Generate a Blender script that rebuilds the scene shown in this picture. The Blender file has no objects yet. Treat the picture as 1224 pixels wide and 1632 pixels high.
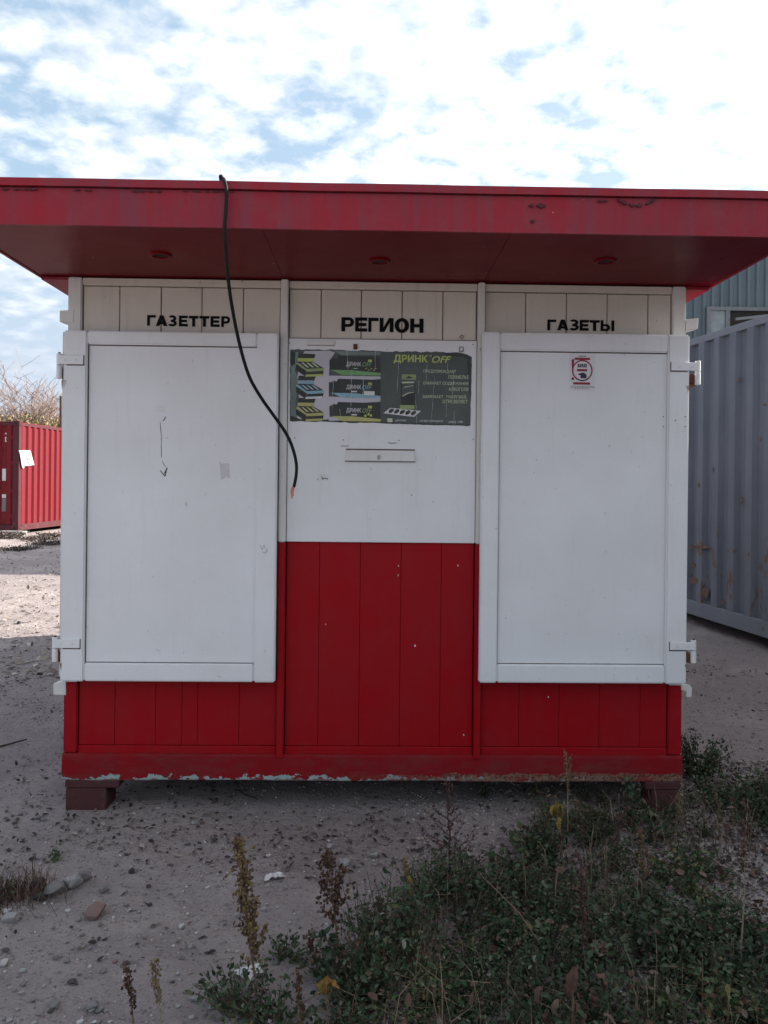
import bpy, bmesh, math, random
import numpy as np
from mathutils import Vector, Matrix, noise as mnoise

# ------------------------------------------------------------------ camera
SC = bpy.context.scene
COL = SC.collection
FPX, PPX, PPY, ROLL, EYE = 1290.0, 612.0, 765.0, 0.011, 1.5
cam_d = bpy.data.cameras.new('camera')
cam = bpy.data.objects.new('camera', cam_d); COL.objects.link(cam)
cam_d.sensor_fit = 'VERTICAL'; cam_d.sensor_height = 36.0
cam_d.lens = 36.0 * FPX / 1632.0
cam_d.shift_y = -(816.0 - PPY) / 1632.0
cam_d.clip_start = 0.05; cam_d.clip_end = 3000
cr, sr = math.cos(ROLL), math.sin(ROLL)
cam.matrix_world = Matrix(((cr, -sr, 0, 0), (0, 0, -1, 0), (sr, cr, 0, EYE), (0, 0, 0, 1)))
SC.camera = cam

# ------------------------------------------------------------------ sky, sun, exposure
SUN_AZ, SUN_EL = math.radians(72), math.radians(28)      # azimuth from +Y towards +X
S = Vector((math.sin(SUN_AZ) * math.cos(SUN_EL), math.cos(SUN_AZ) * math.cos(SUN_EL), math.sin(SUN_EL)))
SC.view_settings.view_transform = 'Standard'
SC.view_settings.look = 'None'
SC.view_settings.exposure = 1.36
SC.view_settings.gamma = 1.0
SC.view_settings.use_curve_mapping = False

world = bpy.data.worlds.new('World'); SC.world = world; world.use_nodes = True
WT = world.node_tree; WT.nodes.clear()


class NB:
    """small node-graph helper"""
    def __init__(s, tree): s.t = tree
    def n(s, typ, **kw):
        nd = s.t.nodes.new(typ)
        for k, v in kw.items():
            if k.startswith('i_'):
                key = k[2:].replace('_', ' ')
                s.put(nd.inputs[key] if not key.isdigit() else nd.inputs[int(key)], v)
            else: setattr(nd, k, v)
        return nd
    def put(s, inp, v):
        if isinstance(v, bpy.types.NodeSocket): s.t.links.new(v, inp)
        elif isinstance(v, bpy.types.Node): s.t.links.new(v.outputs[0], inp)
        else:
            if isinstance(v, tuple) and len(v) == 3 and inp.type == 'RGBA': v = v + (1,)
            inp.default_value = v
    def math(s, op, a, b=0.0, c=None, clamp=False):
        nd = s.t.nodes.new('ShaderNodeMath'); nd.operation = op; nd.use_clamp = clamp
        s.put(nd.inputs[0], a); s.put(nd.inputs[1], b)
        if c is not None: s.put(nd.inputs[2], c)
        return nd.outputs[0]
    def mix(s, fac, a, b, blend='MIX'):
        nd = s.t.nodes.new('ShaderNodeMix'); nd.data_type = 'RGBA'; nd.blend_type = blend
        s.put(nd.inputs[0], fac); s.put(nd.inputs[6], a); s.put(nd.inputs[7], b)
        return nd.outputs[2]
    def ramp(s, fac, stops, interp='LINEAR'):
        nd = s.t.nodes.new('ShaderNodeValToRGB'); e = nd.color_ramp.elements
        nd.color_ramp.interpolation = interp
        while len(e) < len(stops): e.new(0.5)
        for i, (p, c) in enumerate(stops):
            e[i].position = p
            e[i].color = (c, c, c, 1) if isinstance(c, (int, float)) else tuple(c) + (1,)
        s.put(nd.inputs[0], fac); return nd.outputs[0]
    def noise(s, vec, scale, detail=4, rough=0.5, dist=0.0):
        nd = s.t.nodes.new('ShaderNodeTexNoise')
        s.put(nd.inputs['Vector'], vec); nd.inputs['Scale'].default_value = scale
        nd.inputs['Detail'].default_value = detail; nd.inputs['Roughness'].default_value = rough
        nd.inputs['Distortion'].default_value = dist
        return nd.outputs[0]
    def mapping(s, vec, scale=(1, 1, 1), loc=(0, 0, 0)):
        nd = s.t.nodes.new('ShaderNodeMapping'); s.put(nd.inputs['Vector'], vec)
        nd.inputs['Scale'].default_value = scale; nd.inputs['Location'].default_value = loc
        return nd.outputs[0]


w = NB(WT)
tc = w.n('ShaderNodeTexCoord')
direc = tc.outputs['Generated']
sky = w.n('ShaderNodeTexSky', sky_type='NISHITA', sun_disc=False)
sky.sun_elevation = SUN_EL; sky.sun_rotation = SUN_AZ; sky.air_density = 1.0; sky.dust_density = 1.6; sky.ozone_density = 1.0
SKYX, SKYY = 7.1, 3.2
sep = w.n('ShaderNodeSeparateXYZ', i_0=direc)
zz = w.math('ADD', w.math('MAXIMUM', sep.outputs[2], 0.0), 0.22)
cx = w.math('DIVIDE', sep.outputs[0], zz); cy = w.math('DIVIDE', sep.outputs[1], zz)
cp = w.n('ShaderNodeCombineXYZ', i_0=cx, i_1=cy, i_2=0.0).outputs[0]
dotn = w.n('ShaderNodeVectorMath', operation='DOT_PRODUCT', i_0=direc, i_1=tuple(S))
dots = w.math('MAXIMUM', dotn.outputs['Value'], 0.0)
glow = w.math('POWER', dots, 2.3)
wob = w.n('ShaderNodeTexNoise', i_Vector=cp, i_Scale=6.0, i_Detail=4.0)
wv = w.n('ShaderNodeVectorMath', operation='MULTIPLY_ADD', i_0=wob.outputs['Color'], i_1=(0.16, 0.16, 0.0), i_2=cp).outputs[0]
vor = w.n('ShaderNodeTexVoronoi', feature='SMOOTH_F1', i_Vector=w.mapping(wv, (1.0, 1.25, 1.0), (3.1, 1.7, 0)), i_Scale=11.5, i_Smoothness=0.6)
puff = w.math('SUBTRACT', 1.0, vor.outputs['Distance'])                               # rounded heaps of the cloud deck
n1 = w.noise(w.mapping(cp, (1, 1, 1), (2.3, 0.4, 0)), 15.0, 6, 0.58, 0.15)
n2 = w.noise(w.mapping(cp, (1, 1, 1), (SKYX, SKYY, 0)), 2.6, 3, 0.5)                    # wide gaps
cov = w.math('ADD', w.math('MULTIPLY', puff, 0.26), w.math('MULTIPLY', n1, 0.60))
cov = w.math('ADD', cov, w.math('MULTIPLY', n2, 0.50))
cov = w.math('ADD', cov, w.math('MULTIPLY', glow, 0.12))
cmask = w.ramp(cov, [(0.595, 0.05), (0.685, 0.5), (0.81, 1.0)])
shade = w.ramp(w.math('ADD', w.math('MULTIPLY', puff, 0.6), w.math('MULTIPLY', n1, 0.5)), [(0.50, 0.80), (0.78, 1.0)])
cl_col = w.mix(glow, (6.9, 7.3, 7.9), (15.5, 15.4, 15.2))
cl_col = w.mix(1.0, cl_col, shade, 'MULTIPLY')
blue = w.mix(0.6, sky.outputs[0], w.mix(glow, (3.3, 4.6, 5.8), (6.4, 7.2, 8.2)))
deck = w.mix(cmask, blue, cl_col)
hz = w.ramp(sep.outputs[2], [(0.0, 1.0), (0.14, 0.75), (0.31, 0.0)])
deck = w.mix(hz, deck, w.mix(glow, (3.6, 4.15, 4.95), (7.6, 7.8, 8.0)))
bg = w.n('ShaderNodeBackground', i_Color=deck, i_Strength=0.070)
wo = w.n('ShaderNodeOutputWorld', i_Surface=bg)

sun_d = bpy.data.lights.new('sun', 'SUN'); sun_d.energy = 5.0; sun_d.angle = math.radians(0.55)
sun_d.color = (1.0, 0.93, 0.83)
sun = bpy.data.objects.new('sun', sun_d); COL.objects.link(sun)
sun.rotation_euler = (-S).to_track_quat('-Z', 'Y').to_euler()
sun.location = S * 40

# ------------------------------------------------------------------ measuring helpers
TH, OX, OY = 0.02, -0.03, 3.7                   # kiosk yaw and the middle of its front wall
kc, ks = math.cos(TH), math.sin(TH)


def ray(px, py):
    u, v = px - PPX, PPY - py
    return (u - ROLL * v) / FPX, (v + ROLL * u) / FPX


def K(px, py, d=0.0):
    """photo measurement on a plane at depth d of the kiosk -> kiosk-local (x, z)"""
    X, Z = ray(px, py)
    bx, by = OX - ks * d, OY + kc * d
    x = (X * by - bx) / (kc - X * ks)
    return x, EYE + (by + ks * x) * Z


def at(px, py, Y):
    X, Z = ray(px, py); return Vector((X * Y, Y, EYE + Z * Y))


def proj(x, y, z):
    X, Z = x / y, (z - EYE) / y
    return PPX + FPX * (X + ROLL * Z), PPY - FPX * (Z - ROLL * X)


def kw(x, y, z):                                # kiosk-local -> world
    return Vector((OX + kc * x - ks * y, OY + ks * x + kc * y, z))


def gh(x, y):                                   # height of the ground
    h = 0.0
    t = min(max((y - 4.5) / 6.0, 0), 1); h += 0.055 * t * t * (3 - 2 * t)
    t = min(max((y - 9) / 10.0, 0), 1); h += 0.07 * t * t * (3 - 2 * t)
    a = 0.016 * mnoise.noise((x * 0.9, y * 0.9, 3.1)) + 0.010 * mnoise.noise((x * 2.7, y * 2.7, 7.7))
    k = 1.0
    if -1.9 < x < 1.9 and 3.3 < y < 8.0: k = 0.45
    a += 0.009 * mnoise.noise((x * 9, y * 9, 1.3)) + 0.0065 * mnoise.noise((x * 21, y * 21, 5.3))
    return h + a * k


def GP(px, py):
    X, Z = ray(px, py); t = EYE / -Z
    for _ in range(6):
        t = (EYE - gh(X * t, t)) / -Z
    return Vector((X * t, t, gh(X * t, t)))


# ------------------------------------------------------------------ object helpers
def tag(o, label=None, cat=None, group=None, kind=None):
    if label: o['label'] = label
    if cat: o['category'] = cat
    if group: o['group'] = group
    if kind: o['kind'] = kind
    return o


def empty(name, loc=(0, 0, 0), rz=0.0, parent=None):
    o = bpy.data.objects.new(name, None); COL.objects.link(o)
    o.location = loc; o.rotation_euler = (0, 0, rz); o.empty_display_size = 0.1
    if parent: o.parent = parent
    return o


class MB:
    def __init__(s): s.v = []; s.f = []; s.m = []
    def add(s, vs, fs, m=0):
        b = len(s.v); s.v += [tuple(p) for p in vs]
        s.f += [tuple(i + b for i in f) for f in fs]; s.m += [m] * len(fs); return s
    def box(s, x0, x1, y0, y1, z0, z1, m=0):
        vs = [(x, y, z) for z in (z0, z1) for y in (y0, y1) for x in (x0, x1)]
        return s.add(vs, [(0, 2, 3, 1), (4, 5, 7, 6), (0, 1, 5, 4), (2, 6, 7, 3), (0, 4, 6, 2), (1, 3, 7, 5)], m)
    def hexa(s, p8, m=0):                       # 8 points in box() order
        return s.add(p8, [(0, 2, 3, 1), (4, 5, 7, 6), (0, 1, 5, 4), (2, 6, 7, 3), (0, 4, 6, 2), (1, 3, 7, 5)], m)
    def prism(s, pts, ya, yb, m=0):             # polygon in (x, z), thickness in y (ya front, yb back)
        n = len(pts)
        vs = [(p[0], ya, p[1]) for p in pts] + [(p[0], yb, p[1]) for p in pts]
        fs = [tuple(range(n)), tuple(range(2 * n - 1, n - 1, -1))]
        fs += [(i, i + n, (i + 1) % n + n, (i + 1) % n) for i in range(n)]
        return s.add(vs, fs, m)
    def tube(s, pts, rad, sides=6, m=0, cap=True):
        pts = [Vector(p) for p in pts]; n = len(pts)
        if isinstance(rad, (int, float)): rad = [rad] * n
        vs = []; prev = None
        for i, p in enumerate(pts):
            d = (pts[min(i + 1, n - 1)] - pts[max(i - 1, 0)])
            if d.length < 1e-9: d = Vector((0, 0, 1))
            d.normalize()
            a = prev - d * prev.dot(d) if prev is not None else d.orthogonal()
            if a.length < 1e-6: a = d.orthogonal()
            a.normalize(); prev = a; b = d.cross(a)
            for k in range(sides):
                t = 2 * math.pi * k / sides
                vs.append(p + (a * math.cos(t) + b * math.sin(t)) * rad[i])
        fs = []
        for i in range(n - 1):
            for k in range(sides):
                k2 = (k + 1) % sides
                fs.append((i * sides + k, i * sides + k2, (i + 1) * sides + k2, (i + 1) * sides + k))
        if cap:
            fs.append(tuple(range(sides - 1, -1, -1))); fs.append(tuple((n - 1) * sides + k for k in range(sides)))
        return s.add(vs, fs, m)
    def build(s, name, mats, parent=None, org=None, bevel=0.0, smooth=False, seg=1):
        me = bpy.data.meshes.new(name)
        vs = s.v if org is None else [(p[0] - org[0], p[1] - org[1], p[2] - org[2]) for p in s.v]
        me.from_pydata(vs, [], s.f)
        mats = mats if isinstance(mats, (list, tuple)) else [mats]
        for mm in mats: me.materials.append(mm)
        if len(mats) > 1: me.polygons.foreach_set('material_index', s.m)
        bm = bmesh.new(); bm.from_mesh(me)
        bmesh.ops.recalc_face_normals(bm, faces=bm.faces)
        if bevel:
            es = [e for e in bm.edges if len(e.link_faces) == 2 and e.calc_face_angle(0) > 0.5]
            bmesh.ops.bevel(bm, geom=es, offset=bevel, segments=seg, affect='EDGES', clamp_overlap=True)
        bm.to_mesh(me); bm.free()
        if smooth: me.polygons.foreach_set('use_smooth', [True] * len(me.polygons))
        o = bpy.data.objects.new(name, me); COL.objects.link(o)
        if parent: o.parent = parent
        return o


def np_mesh(name, verts, faces, mats, parent=None, smooth=False):
    """verts (N,3), faces (M,k) numpy -> object"""
    me = bpy.data.meshes.new(name); k = faces.shape[1]; M = len(faces)
    me.vertices.add(len(verts)); me.vertices.foreach_set('co', verts.astype(np.float32).ravel())
    me.loops.add(M * k); me.loops.foreach_set('vertex_index', faces.astype(np.int32).ravel())
    me.polygons.add(M); me.polygons.foreach_set('loop_start', np.arange(0, M * k, k, dtype=np.int32))
    if smooth: me.polygons.foreach_set('use_smooth', np.ones(M, dtype=bool))
    for mm in (mats if isinstance(mats, (list, tuple)) else [mats]): me.materials.append(mm)
    me.update(calc_edges=True); me.validate()
    o = bpy.data.objects.new(name, me); COL.objects.link(o)
    if parent: o.parent = parent
    return o


# ------------------------------------------------------------------ materials
def new_mat(name):
    m = bpy.data.materials.new(name); m.use_nodes = True
    t = m.node_tree; t.nodes.clear(); b = NB(t)
    out = b.n('ShaderNodeOutputMaterial'); p = b.n('ShaderNodeBsdfPrincipled')
    t.links.new(p.outputs[0], out.inputs[0])
    co = b.n('ShaderNodeTexCoord').outputs['Object']
    return m, b, p, co


def bump(b, p, h, strength=0.3, dist=0.01):
    nd = b.n('ShaderNodeBump', i_Height=h, i_Strength=strength, i_Distance=dist)
    b.put(p.inputs['Normal'], nd.outputs[0])


def simple(name, col, rough=0.6, var=0.12, scale=20, bmp=0.15, metal=0.0, col2=None, spec=0.3):
    m, b, p, co = new_mat(name)
    n = b.noise(co, scale, 5, 0.6)
    c2 = col2 or tuple(max(0, c * (1 - 2.2 * var)) for c in col)
    b.put(p.inputs['Base Color'], b.mix(b.ramp(n, [(0.35, 0.0), (0.7, 1.0)]), col, c2))
    p.inputs['Roughness'].default_value = rough; p.inputs['Metallic'].default_value = metal; p.inputs['Specular IOR Level'].default_value = spec
    if bmp: bump(b, p, b.noise(co, scale * 4, 4, 0.6), bmp, 0.004)
    return m


def white_paint(name, base, dirt=(0.33, 0.27, 0.22), amount=1.0, edge=None):
    m, b, p, co = new_mat(name)
    big = b.noise(co, 2.3, 4, 0.6)
    st = b.noise(b.mapping(co, (16, 16, 1.2)), 2.0, 5, 0.65)          # run-down streaks
    fine = b.noise(co, 140, 3, 0.6)
    c = b.mix(b.ramp(big, [(0.3, 0.0), (0.75, 1.0)]), base, tuple(x * y for x, y in zip(base, (0.90, 0.885, 0.86))))
    c = b.mix(b.math('MULTIPLY', b.ramp(st, [(0.56, 0.0), (0.78, 1.0)]), 0.20 * amount), c, dirt)
    sp = b.noise(co, 46, 2, 0.5)
    c = b.mix(b.math('MULTIPLY', b.ramp(sp, [(0.735, 0.0), (0.76, 1.0)]), 0.55 * amount), c, (0.16, 0.10, 0.075))
    c = b.mix(b.math('MULTIPLY', b.ramp(fine, [(0.45, 0.0), (0.8, 1.0)]), 0.10), c, dirt)
    b.put(p.inputs['Base Color'], c)
    b.put(p.inputs['Roughness'], b.ramp(big, [(0.2, 0.38), (0.8, 0.58)]))
    h = b.math('ADD', b.math('MULTIPLY', fine, 0.5), b.math('MULTIPLY', b.noise(co, 9, 4, 0.5), 1.6))
    bump(b, p, h, 0.16, 0.004)
    return m


def red_paint(name, base, faded, streak=0.4, rough=(0.32, 0.55), dust=0.0, spec=0.2):
    m, b, p, co = new_mat(name)
    big = b.noise(co, 3.0, 5, 0.6, 0.4)
    st = b.noise(b.mapping(co, (14, 14, 0.9)), 1.6, 6, 0.65)
    f = b.math('ADD', b.math('MULTIPLY', b.ramp(big, [(0.36, 0.0), (0.70, 1.0)]), 0.55),
               b.math('MULTIPLY', b.ramp(st, [(0.42, 0.0), (0.75, 1.0)]), streak), clamp=True)
    c = b.mix(f, base, faded)
    fine = b.noise(co, 120, 3, 0.6)
    c = b.mix(b.math('MULTIPLY', b.ramp(fine, [(0.5, 0.0), (0.85, 1.0)]), 0.10), c, (0.12, 0.03, 0.03))
    p.inputs['Specular IOR Level'].default_value = spec
    if dust:
        d = b.noise(co, 11, 5, 0.7)
        c = b.mix(b.math('MULTIPLY', b.ramp(d, [(0.5, 0.0), (0.75, 1.0)]), dust), c, (0.17, 0.11, 0.10))
    sp = b.noise(co, 38, 2, 0.5)
    c = b.mix(b.ramp(sp, [(0.80, 0.0), (0.81, 0.7)]), c, (0.55, 0.40, 0.38))
    b.put(p.inputs['Base Color'], c)
    b.put(p.inputs['Roughness'], b.ramp(big, [(0.25, rough[0]), (0.8, rough[1])]))
    h = b.math('ADD', b.math('MULTIPLY', fine, 0.4), b.math('MULTIPLY', b.noise(co, 7, 4, 0.5), 2.0))
    bump(b, p, h, 0.16, 0.004)
    return m


WHITE = white_paint('white_paint', (0.715, 0.72, 0.735), amount=0.55)
WHITE_D = white_paint('white_paint_streaked_bounce_tint', (0.60, 0.56, 0.49), amount=1.6)  # extra dirt streaks; dim warm bounce under the canopy mixed into the base colour
WHITE_P = white_paint('white_paint_posts', (0.655, 0.645, 0.62), amount=1.1)
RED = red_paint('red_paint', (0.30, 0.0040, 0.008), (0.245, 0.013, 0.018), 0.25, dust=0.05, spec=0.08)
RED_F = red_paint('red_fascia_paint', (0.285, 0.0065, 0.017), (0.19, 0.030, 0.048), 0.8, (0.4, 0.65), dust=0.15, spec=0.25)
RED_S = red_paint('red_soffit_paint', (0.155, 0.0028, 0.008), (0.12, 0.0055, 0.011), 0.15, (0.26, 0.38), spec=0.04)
GAP = simple('dark_gap', (0.035, 0.028, 0.025), 0.9, 0.2, 30, 0.0)
GRIME = simple('seam_grime', (0.13, 0.10, 0.08), 0.9, 0.3, 60, 0.2)
RUST = simple('rust', (0.16, 0.062, 0.03), 0.85, 0.25, 40, 0.5, col2=(0.07, 0.03, 0.02))
RUSTW = simple('thin_rust_wash', (0.34, 0.22, 0.16), 0.8, 0.25, 60, 0.1)
BLACKP = simple('black_plastic', (0.006, 0.0055, 0.007), 0.7, 0.1, 40, 0.0, spec=0.12)
INK = simple('dark_pen_mark', (0.10, 0.09, 0.095), 0.7, 0.2, 80, 0.0)
RUBBER = simple('black_cable_rubber', (0.007, 0.007, 0.008), 0.7, 0.15, 60, 0.1)
COPPER = simple('bare_copper', (0.62, 0.26, 0.20), 0.42, 0.12, 90, 0.1, metal=0.35)
STEEL = simple('dull_steel', (0.30, 0.29, 0.28), 0.45, 0.2, 60, 0.2, metal=0.6)


def sill_mat():
    m, b, p, co = new_mat('red_sill_paint_chipped')
    sepx = b.n('ShaderNodeSeparateXYZ', i_0=co)
    big = b.noise(co, 3.0, 5, 0.6)
    red = b.mix(b.ramp(big, [(0.35, 0.0), (0.72, 1.0)]), (0.22, 0.004, 0.008), (0.165, 0.013, 0.017))
    dirt = b.noise(b.mapping(co, (5, 5, 14)), 2.0, 6, 0.7)
    red = b.mix(b.math('MULTIPLY', b.ramp(dirt, [(0.45, 0.0), (0.75, 1.0)]), 0.45), red, (0.10, 0.05, 0.042))
    # chips: flakes along the lower edge, in long runs
    z = sepx.outputs[2]
    runs = b.noise(b.mapping(co, (2.1, 0.0, 0.0), (1.7, 0, 0)), 1.5, 3, 0.6)
    lim = b.math('ADD', 0.116, b.math('MULTIPLY', b.ramp(runs, [(0.33, 0.0), (0.52, 1.0)]), 0.044))
    flake = b.noise(b.mapping(co, (30, 1, 42)), 1.0, 5, 0.62)
    edge = b.math('SUBTRACT', b.math('ADD', lim, b.math('MULTIPLY', b.math('SUBTRACT', flake, 0.5), 0.055)), z)
    chip = b.math('MULTIPLY', b.math('GREATER_THAN', edge, 0.0), b.math('GREATER_THAN', b.noise(b.mapping(co, (9, 0, 14), (0.4, 0, 0)), 1.0, 5, 0.7), 0.47))
    lower = b.math('ADD', b.math('SUBTRACT', lim, 0.018), b.math('MULTIPLY', b.math('SUBTRACT', b.noise(b.mapping(co, (22, 1, 50), (3, 1, 2)), 1.0, 5, 0.65), 0.5), 0.05))
    bare = b.math('GREATER_THAN', lower, z)          # under the flakes: old brown primer and rust
    xm = b.ramp(b.math('ADD', b.math('MULTIPLY', sepx.outputs[0], 0.5), 0.5), [(0.42, 0.0), (0.72, 1.0)])
    rust = b.math('MULTIPLY', xm, b.ramp(b.noise(co, 16, 5, 0.7), [(0.36, 0.0), (0.50, 1.0)]))
    zr = b.math('LESS_THAN', z, b.math('ADD', 0.168, b.math('MULTIPLY', b.math('SUBTRACT', b.noise(co, 9, 4, 0.6), 0.5), 0.06)))
    rust = b.math('MULTIPLY', rust, zr)
    pale = b.mix(b.noise(co, 60, 4, 0.7), (0.19, 0.26, 0.265), (0.34, 0.385, 0.38))
    speck = b.ramp(b.noise(co, 95, 3, 0.6), [(0.42, 0.0), (0.50, 1.0)])
    c = b.mix(b.math('MULTIPLY', chip, b.math('SUBTRACT', 1.0, b.math('MULTIPLY', xm, b.math('SUBTRACT', 1.0, speck)))), red, pale)
    under = b.mix(b.noise(co, 50, 5, 0.7), (0.10, 0.05, 0.04), (0.22, 0.13, 0.11))
    c = b.mix(b.math('MULTIPLY', bare, 0.85), c, under)
    c = b.mix(b.math('MULTIPLY', rust, 0.9), c, b.mix(speck, (0.05, 0.032, 0.026), (0.19, 0.10, 0.07)))
    b.put(p.inputs['Base Color'], c)
    p.inputs['Roughness'].default_value = 0.6; p.inputs['Specular IOR Level'].default_value = 0.08
    h = b.math('SUBTRACT', b.math('MULTIPLY', b.noise(co, 30, 4, 0.6), 0.4), b.math('MULTIPLY', chip, 0.6))
    bump(b, p, h, 0.5, 0.003)
    return m


SILL = sill_mat()


def ground_mat():
    m, b, p, co = new_mat('dirt_ground')
    a = b.noise(co, 0.55, 5, 0.6); c1 = b.noise(co, 3.2, 6, 0.65); c2 = b.noise(co, 24, 7, 0.74); c3 = b.noise(co, 100, 5, 0.72)
    c = b.mix(b.ramp(c1, [(0.33, 0.0), (0.68, 1.0)]), (0.40, 0.338, 0.336), (0.55, 0.468, 0.457))
    c = b.mix(b.math('MULTIPLY', b.ramp(a, [(0.42, 0.0), (0.60, 1.0)]), 0.6), c, (0.28, 0.232, 0.235))
    c = b.mix(b.math('MULTIPLY', b.ramp(c2, [(0.555, 0.0), (0.66, 1.0)]), 0.78), c, (0.14, 0.117, 0.124))
    c = b.mix(b.math('MULTIPLY', b.ramp(c3, [(0.54, 0.0), (0.66, 1.0)]), 0.7), c, (0.54, 0.49, 0.475))
    c = b.mix(b.math('MULTIPLY', b.ramp(c3, [(0.29, 1.0), (0.39, 0.0)]), 0.75), c, (0.06, 0.05, 0.054))
    # grit: little stones of their own tone
    v = b.n('ShaderNodeTexVoronoi', feature='F1', i_Vector=co, i_Scale=75.0)
    tone = b.n('ShaderNodeSeparateColor', i_0=v.outputs['Color']).outputs[0]
    grit = b.math('MULTIPLY', b.math('GREATER_THAN', tone, 0.72), b.ramp(v.outputs['Distance'], [(0.26, 1.0), (0.36, 0.0)]))
    c = b.mix(b.math('MULTIPLY', grit, 0.8), c, b.mix(b.n('ShaderNodeSeparateColor', i_0=v.outputs['Color']).outputs[1], (0.14, 0.115, 0.11), (0.47, 0.43, 0.41)))
    b.put(p.inputs['Base Color'], c); p.inputs['Roughness'].default_value = 0.95
    p.inputs['Specular IOR Level'].default_value = 0.2
    h = b.math('ADD', b.math('MULTIPLY', c2, 1.6), b.math('MULTIPLY', c3, 0.8))
    h = b.math('ADD', h, b.math('MULTIPLY', grit, 0.35))
    h = b.math('ADD', h, b.math('MULTIPLY', c1, 2.0))
    bump(b, p, h, 1.0, 0.03)
    return m


def island_mat(name, stops, rough=0.8, spec=0.3, patchy=False, bmp=0.0):
    """colour varies from piece to piece of one mesh, and from object to object"""
    m, b, p, co = new_mat(name)
    g = b.n('ShaderNodeNewGeometry'); oi = b.n('ShaderNodeObjectInfo')
    r = b.math('FRACT', b.math('ADD', g.outputs['Random Per Island'], oi.outputs['Random']))
    c = b.ramp(r, stops)
    n = b.noise(co, 60, 4, 0.7)
    c = b.mix(b.math('MULTIPLY', b.ramp(n, [(0.4, 0.0), (0.8, 1.0)]), 0.30), c, b.mix(0.75, c, (0.10, 0.08, 0.075)))
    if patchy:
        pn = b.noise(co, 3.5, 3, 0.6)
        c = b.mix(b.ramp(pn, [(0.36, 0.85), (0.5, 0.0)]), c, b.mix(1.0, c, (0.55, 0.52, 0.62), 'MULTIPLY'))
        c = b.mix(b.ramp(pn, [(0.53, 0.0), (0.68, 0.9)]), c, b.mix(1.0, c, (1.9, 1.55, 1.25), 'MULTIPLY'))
    b.put(p.inputs['Base Color'], c)
    p.inputs['Roughness'].default_value = rough; p.inputs['Specular IOR Level'].default_value = spec
    if bmp: bump(b, p, n, bmp, 0.004)
    return m


GROUND = ground_mat()
PEBBLE = island_mat('pebbles', [(0.0, (0.14, 0.118, 0.12)), (0.25, (0.28, 0.245, 0.245)), (0.5, (0.38, 0.34, 0.335)), (0.7, (0.27, 0.20, 0.185)),
                                (0.86, (0.34, 0.31, 0.30)), (0.96, (0.46, 0.435, 0.425)), (1.0, (0.08, 0.07, 0.073))], 0.9, 0.2, bmp=0.4)
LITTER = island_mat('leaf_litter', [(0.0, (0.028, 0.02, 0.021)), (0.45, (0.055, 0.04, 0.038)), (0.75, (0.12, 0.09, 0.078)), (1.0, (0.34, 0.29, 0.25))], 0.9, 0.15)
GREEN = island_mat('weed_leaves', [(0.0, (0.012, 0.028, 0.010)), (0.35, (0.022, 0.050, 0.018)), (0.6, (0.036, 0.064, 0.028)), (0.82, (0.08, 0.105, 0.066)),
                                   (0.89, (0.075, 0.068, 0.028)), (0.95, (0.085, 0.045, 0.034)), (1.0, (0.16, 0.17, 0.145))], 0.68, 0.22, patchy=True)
STEMG = simple('green_brown_stem', (0.085, 0.07, 0.045), 0.8, 0.2, 50, 0.0)
STEMD = simple('dry_stem', (0.20, 0.13, 0.085), 0.8, 0.25, 60, 0.1)
STEMP = simple('pale_dry_stem', (0.30, 0.24, 0.17), 0.8, 0.2, 60, 0.1)
STEMR = simple('reddish_stem', (0.075, 0.036, 0.034), 0.8, 0.2, 60, 0.1)
SEEDD = island_mat('dark_brown_seeds', [(0.0, (0.030, 0.016, 0.013)), (0.6, (0.065, 0.035, 0.025)), (1.0, (0.11, 0.065, 0.04))], 0.9, 0.15)
SEEDY = island_mat('ochre_seeds', [(0.0, (0.055, 0.034, 0.018)), (0.5, (0.12, 0.08, 0.04)), (1.0, (0.21, 0.15, 0.075))], 0.9, 0.15)
SEEDR = island_mat('red_brown_seeds', [(0.0, (0.035, 0.018, 0.017)), (0.6, (0.065, 0.034, 0.030)), (1.0, (0.11, 0.06, 0.05))], 0.9, 0.15)
STRAW = island_mat('straw_bits', [(0.0, (0.12, 0.09, 0.075)), (0.4, (0.22, 0.18, 0.15)), (0.8, (0.36, 0.31, 0.26)), (1.0, (0.46, 0.42, 0.37))], 0.9, 0.15)
LEAFY = island_mat('yellow_leaf', [(0.0, (0.14, 0.085, 0.014)), (0.6, (0.21, 0.15, 0.032)), (1.0, (0.17, 0.075, 0.018))], 0.7, 0.25)
LEAFB = island_mat('brown_dry_leaf', [(0.0, (0.06, 0.030, 0.023)), (0.6, (0.10, 0.054, 0.040)), (1.0, (0.15, 0.10, 0.075))], 0.8, 0.2)

# ------------------------------------------------------------------ ground sheet
def spacing(a, b, fine, lo, hi, grow):
    """coordinates: fine steps in [a, b], growing steps out to lo and hi"""
    xs = list(np.arange(a, b + 1e-6, fine))
    st = fine; x = xs[-1]
    while x < hi: st *= grow; x += st; xs.append(x)
    st = fine; x = xs[0]; left = []
    while x > lo: st *= grow; x -= st; left.append(x)
    return np.array(left[::-1] + xs)


gx = spacing(-2.6, 2.6, 0.022, -900, 900, 1.13)
gy = spacing(1.7, 5.2, 0.022, -60, 1500, 1.11)
NX, NY = len(gx), len(gy)
gv = np.zeros((NY, NX, 3))
for j, yy in enumerate(gy):
    for i, xx in enumerate(gx):
        gv[j, i] = (xx, yy, gh(xx, yy))
idx = np.arange(NX * NY).reshape(NY, NX)
gf = np.stack([idx[:-1, :-1], idx[:-1, 1:], idx[1:, 1:], idx[1:, :-1]], -1).reshape(-1, 4)
tag(np_mesh('ground', gv.reshape(-1, 3), gf, GROUND, smooth=True), kind='structure')

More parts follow.
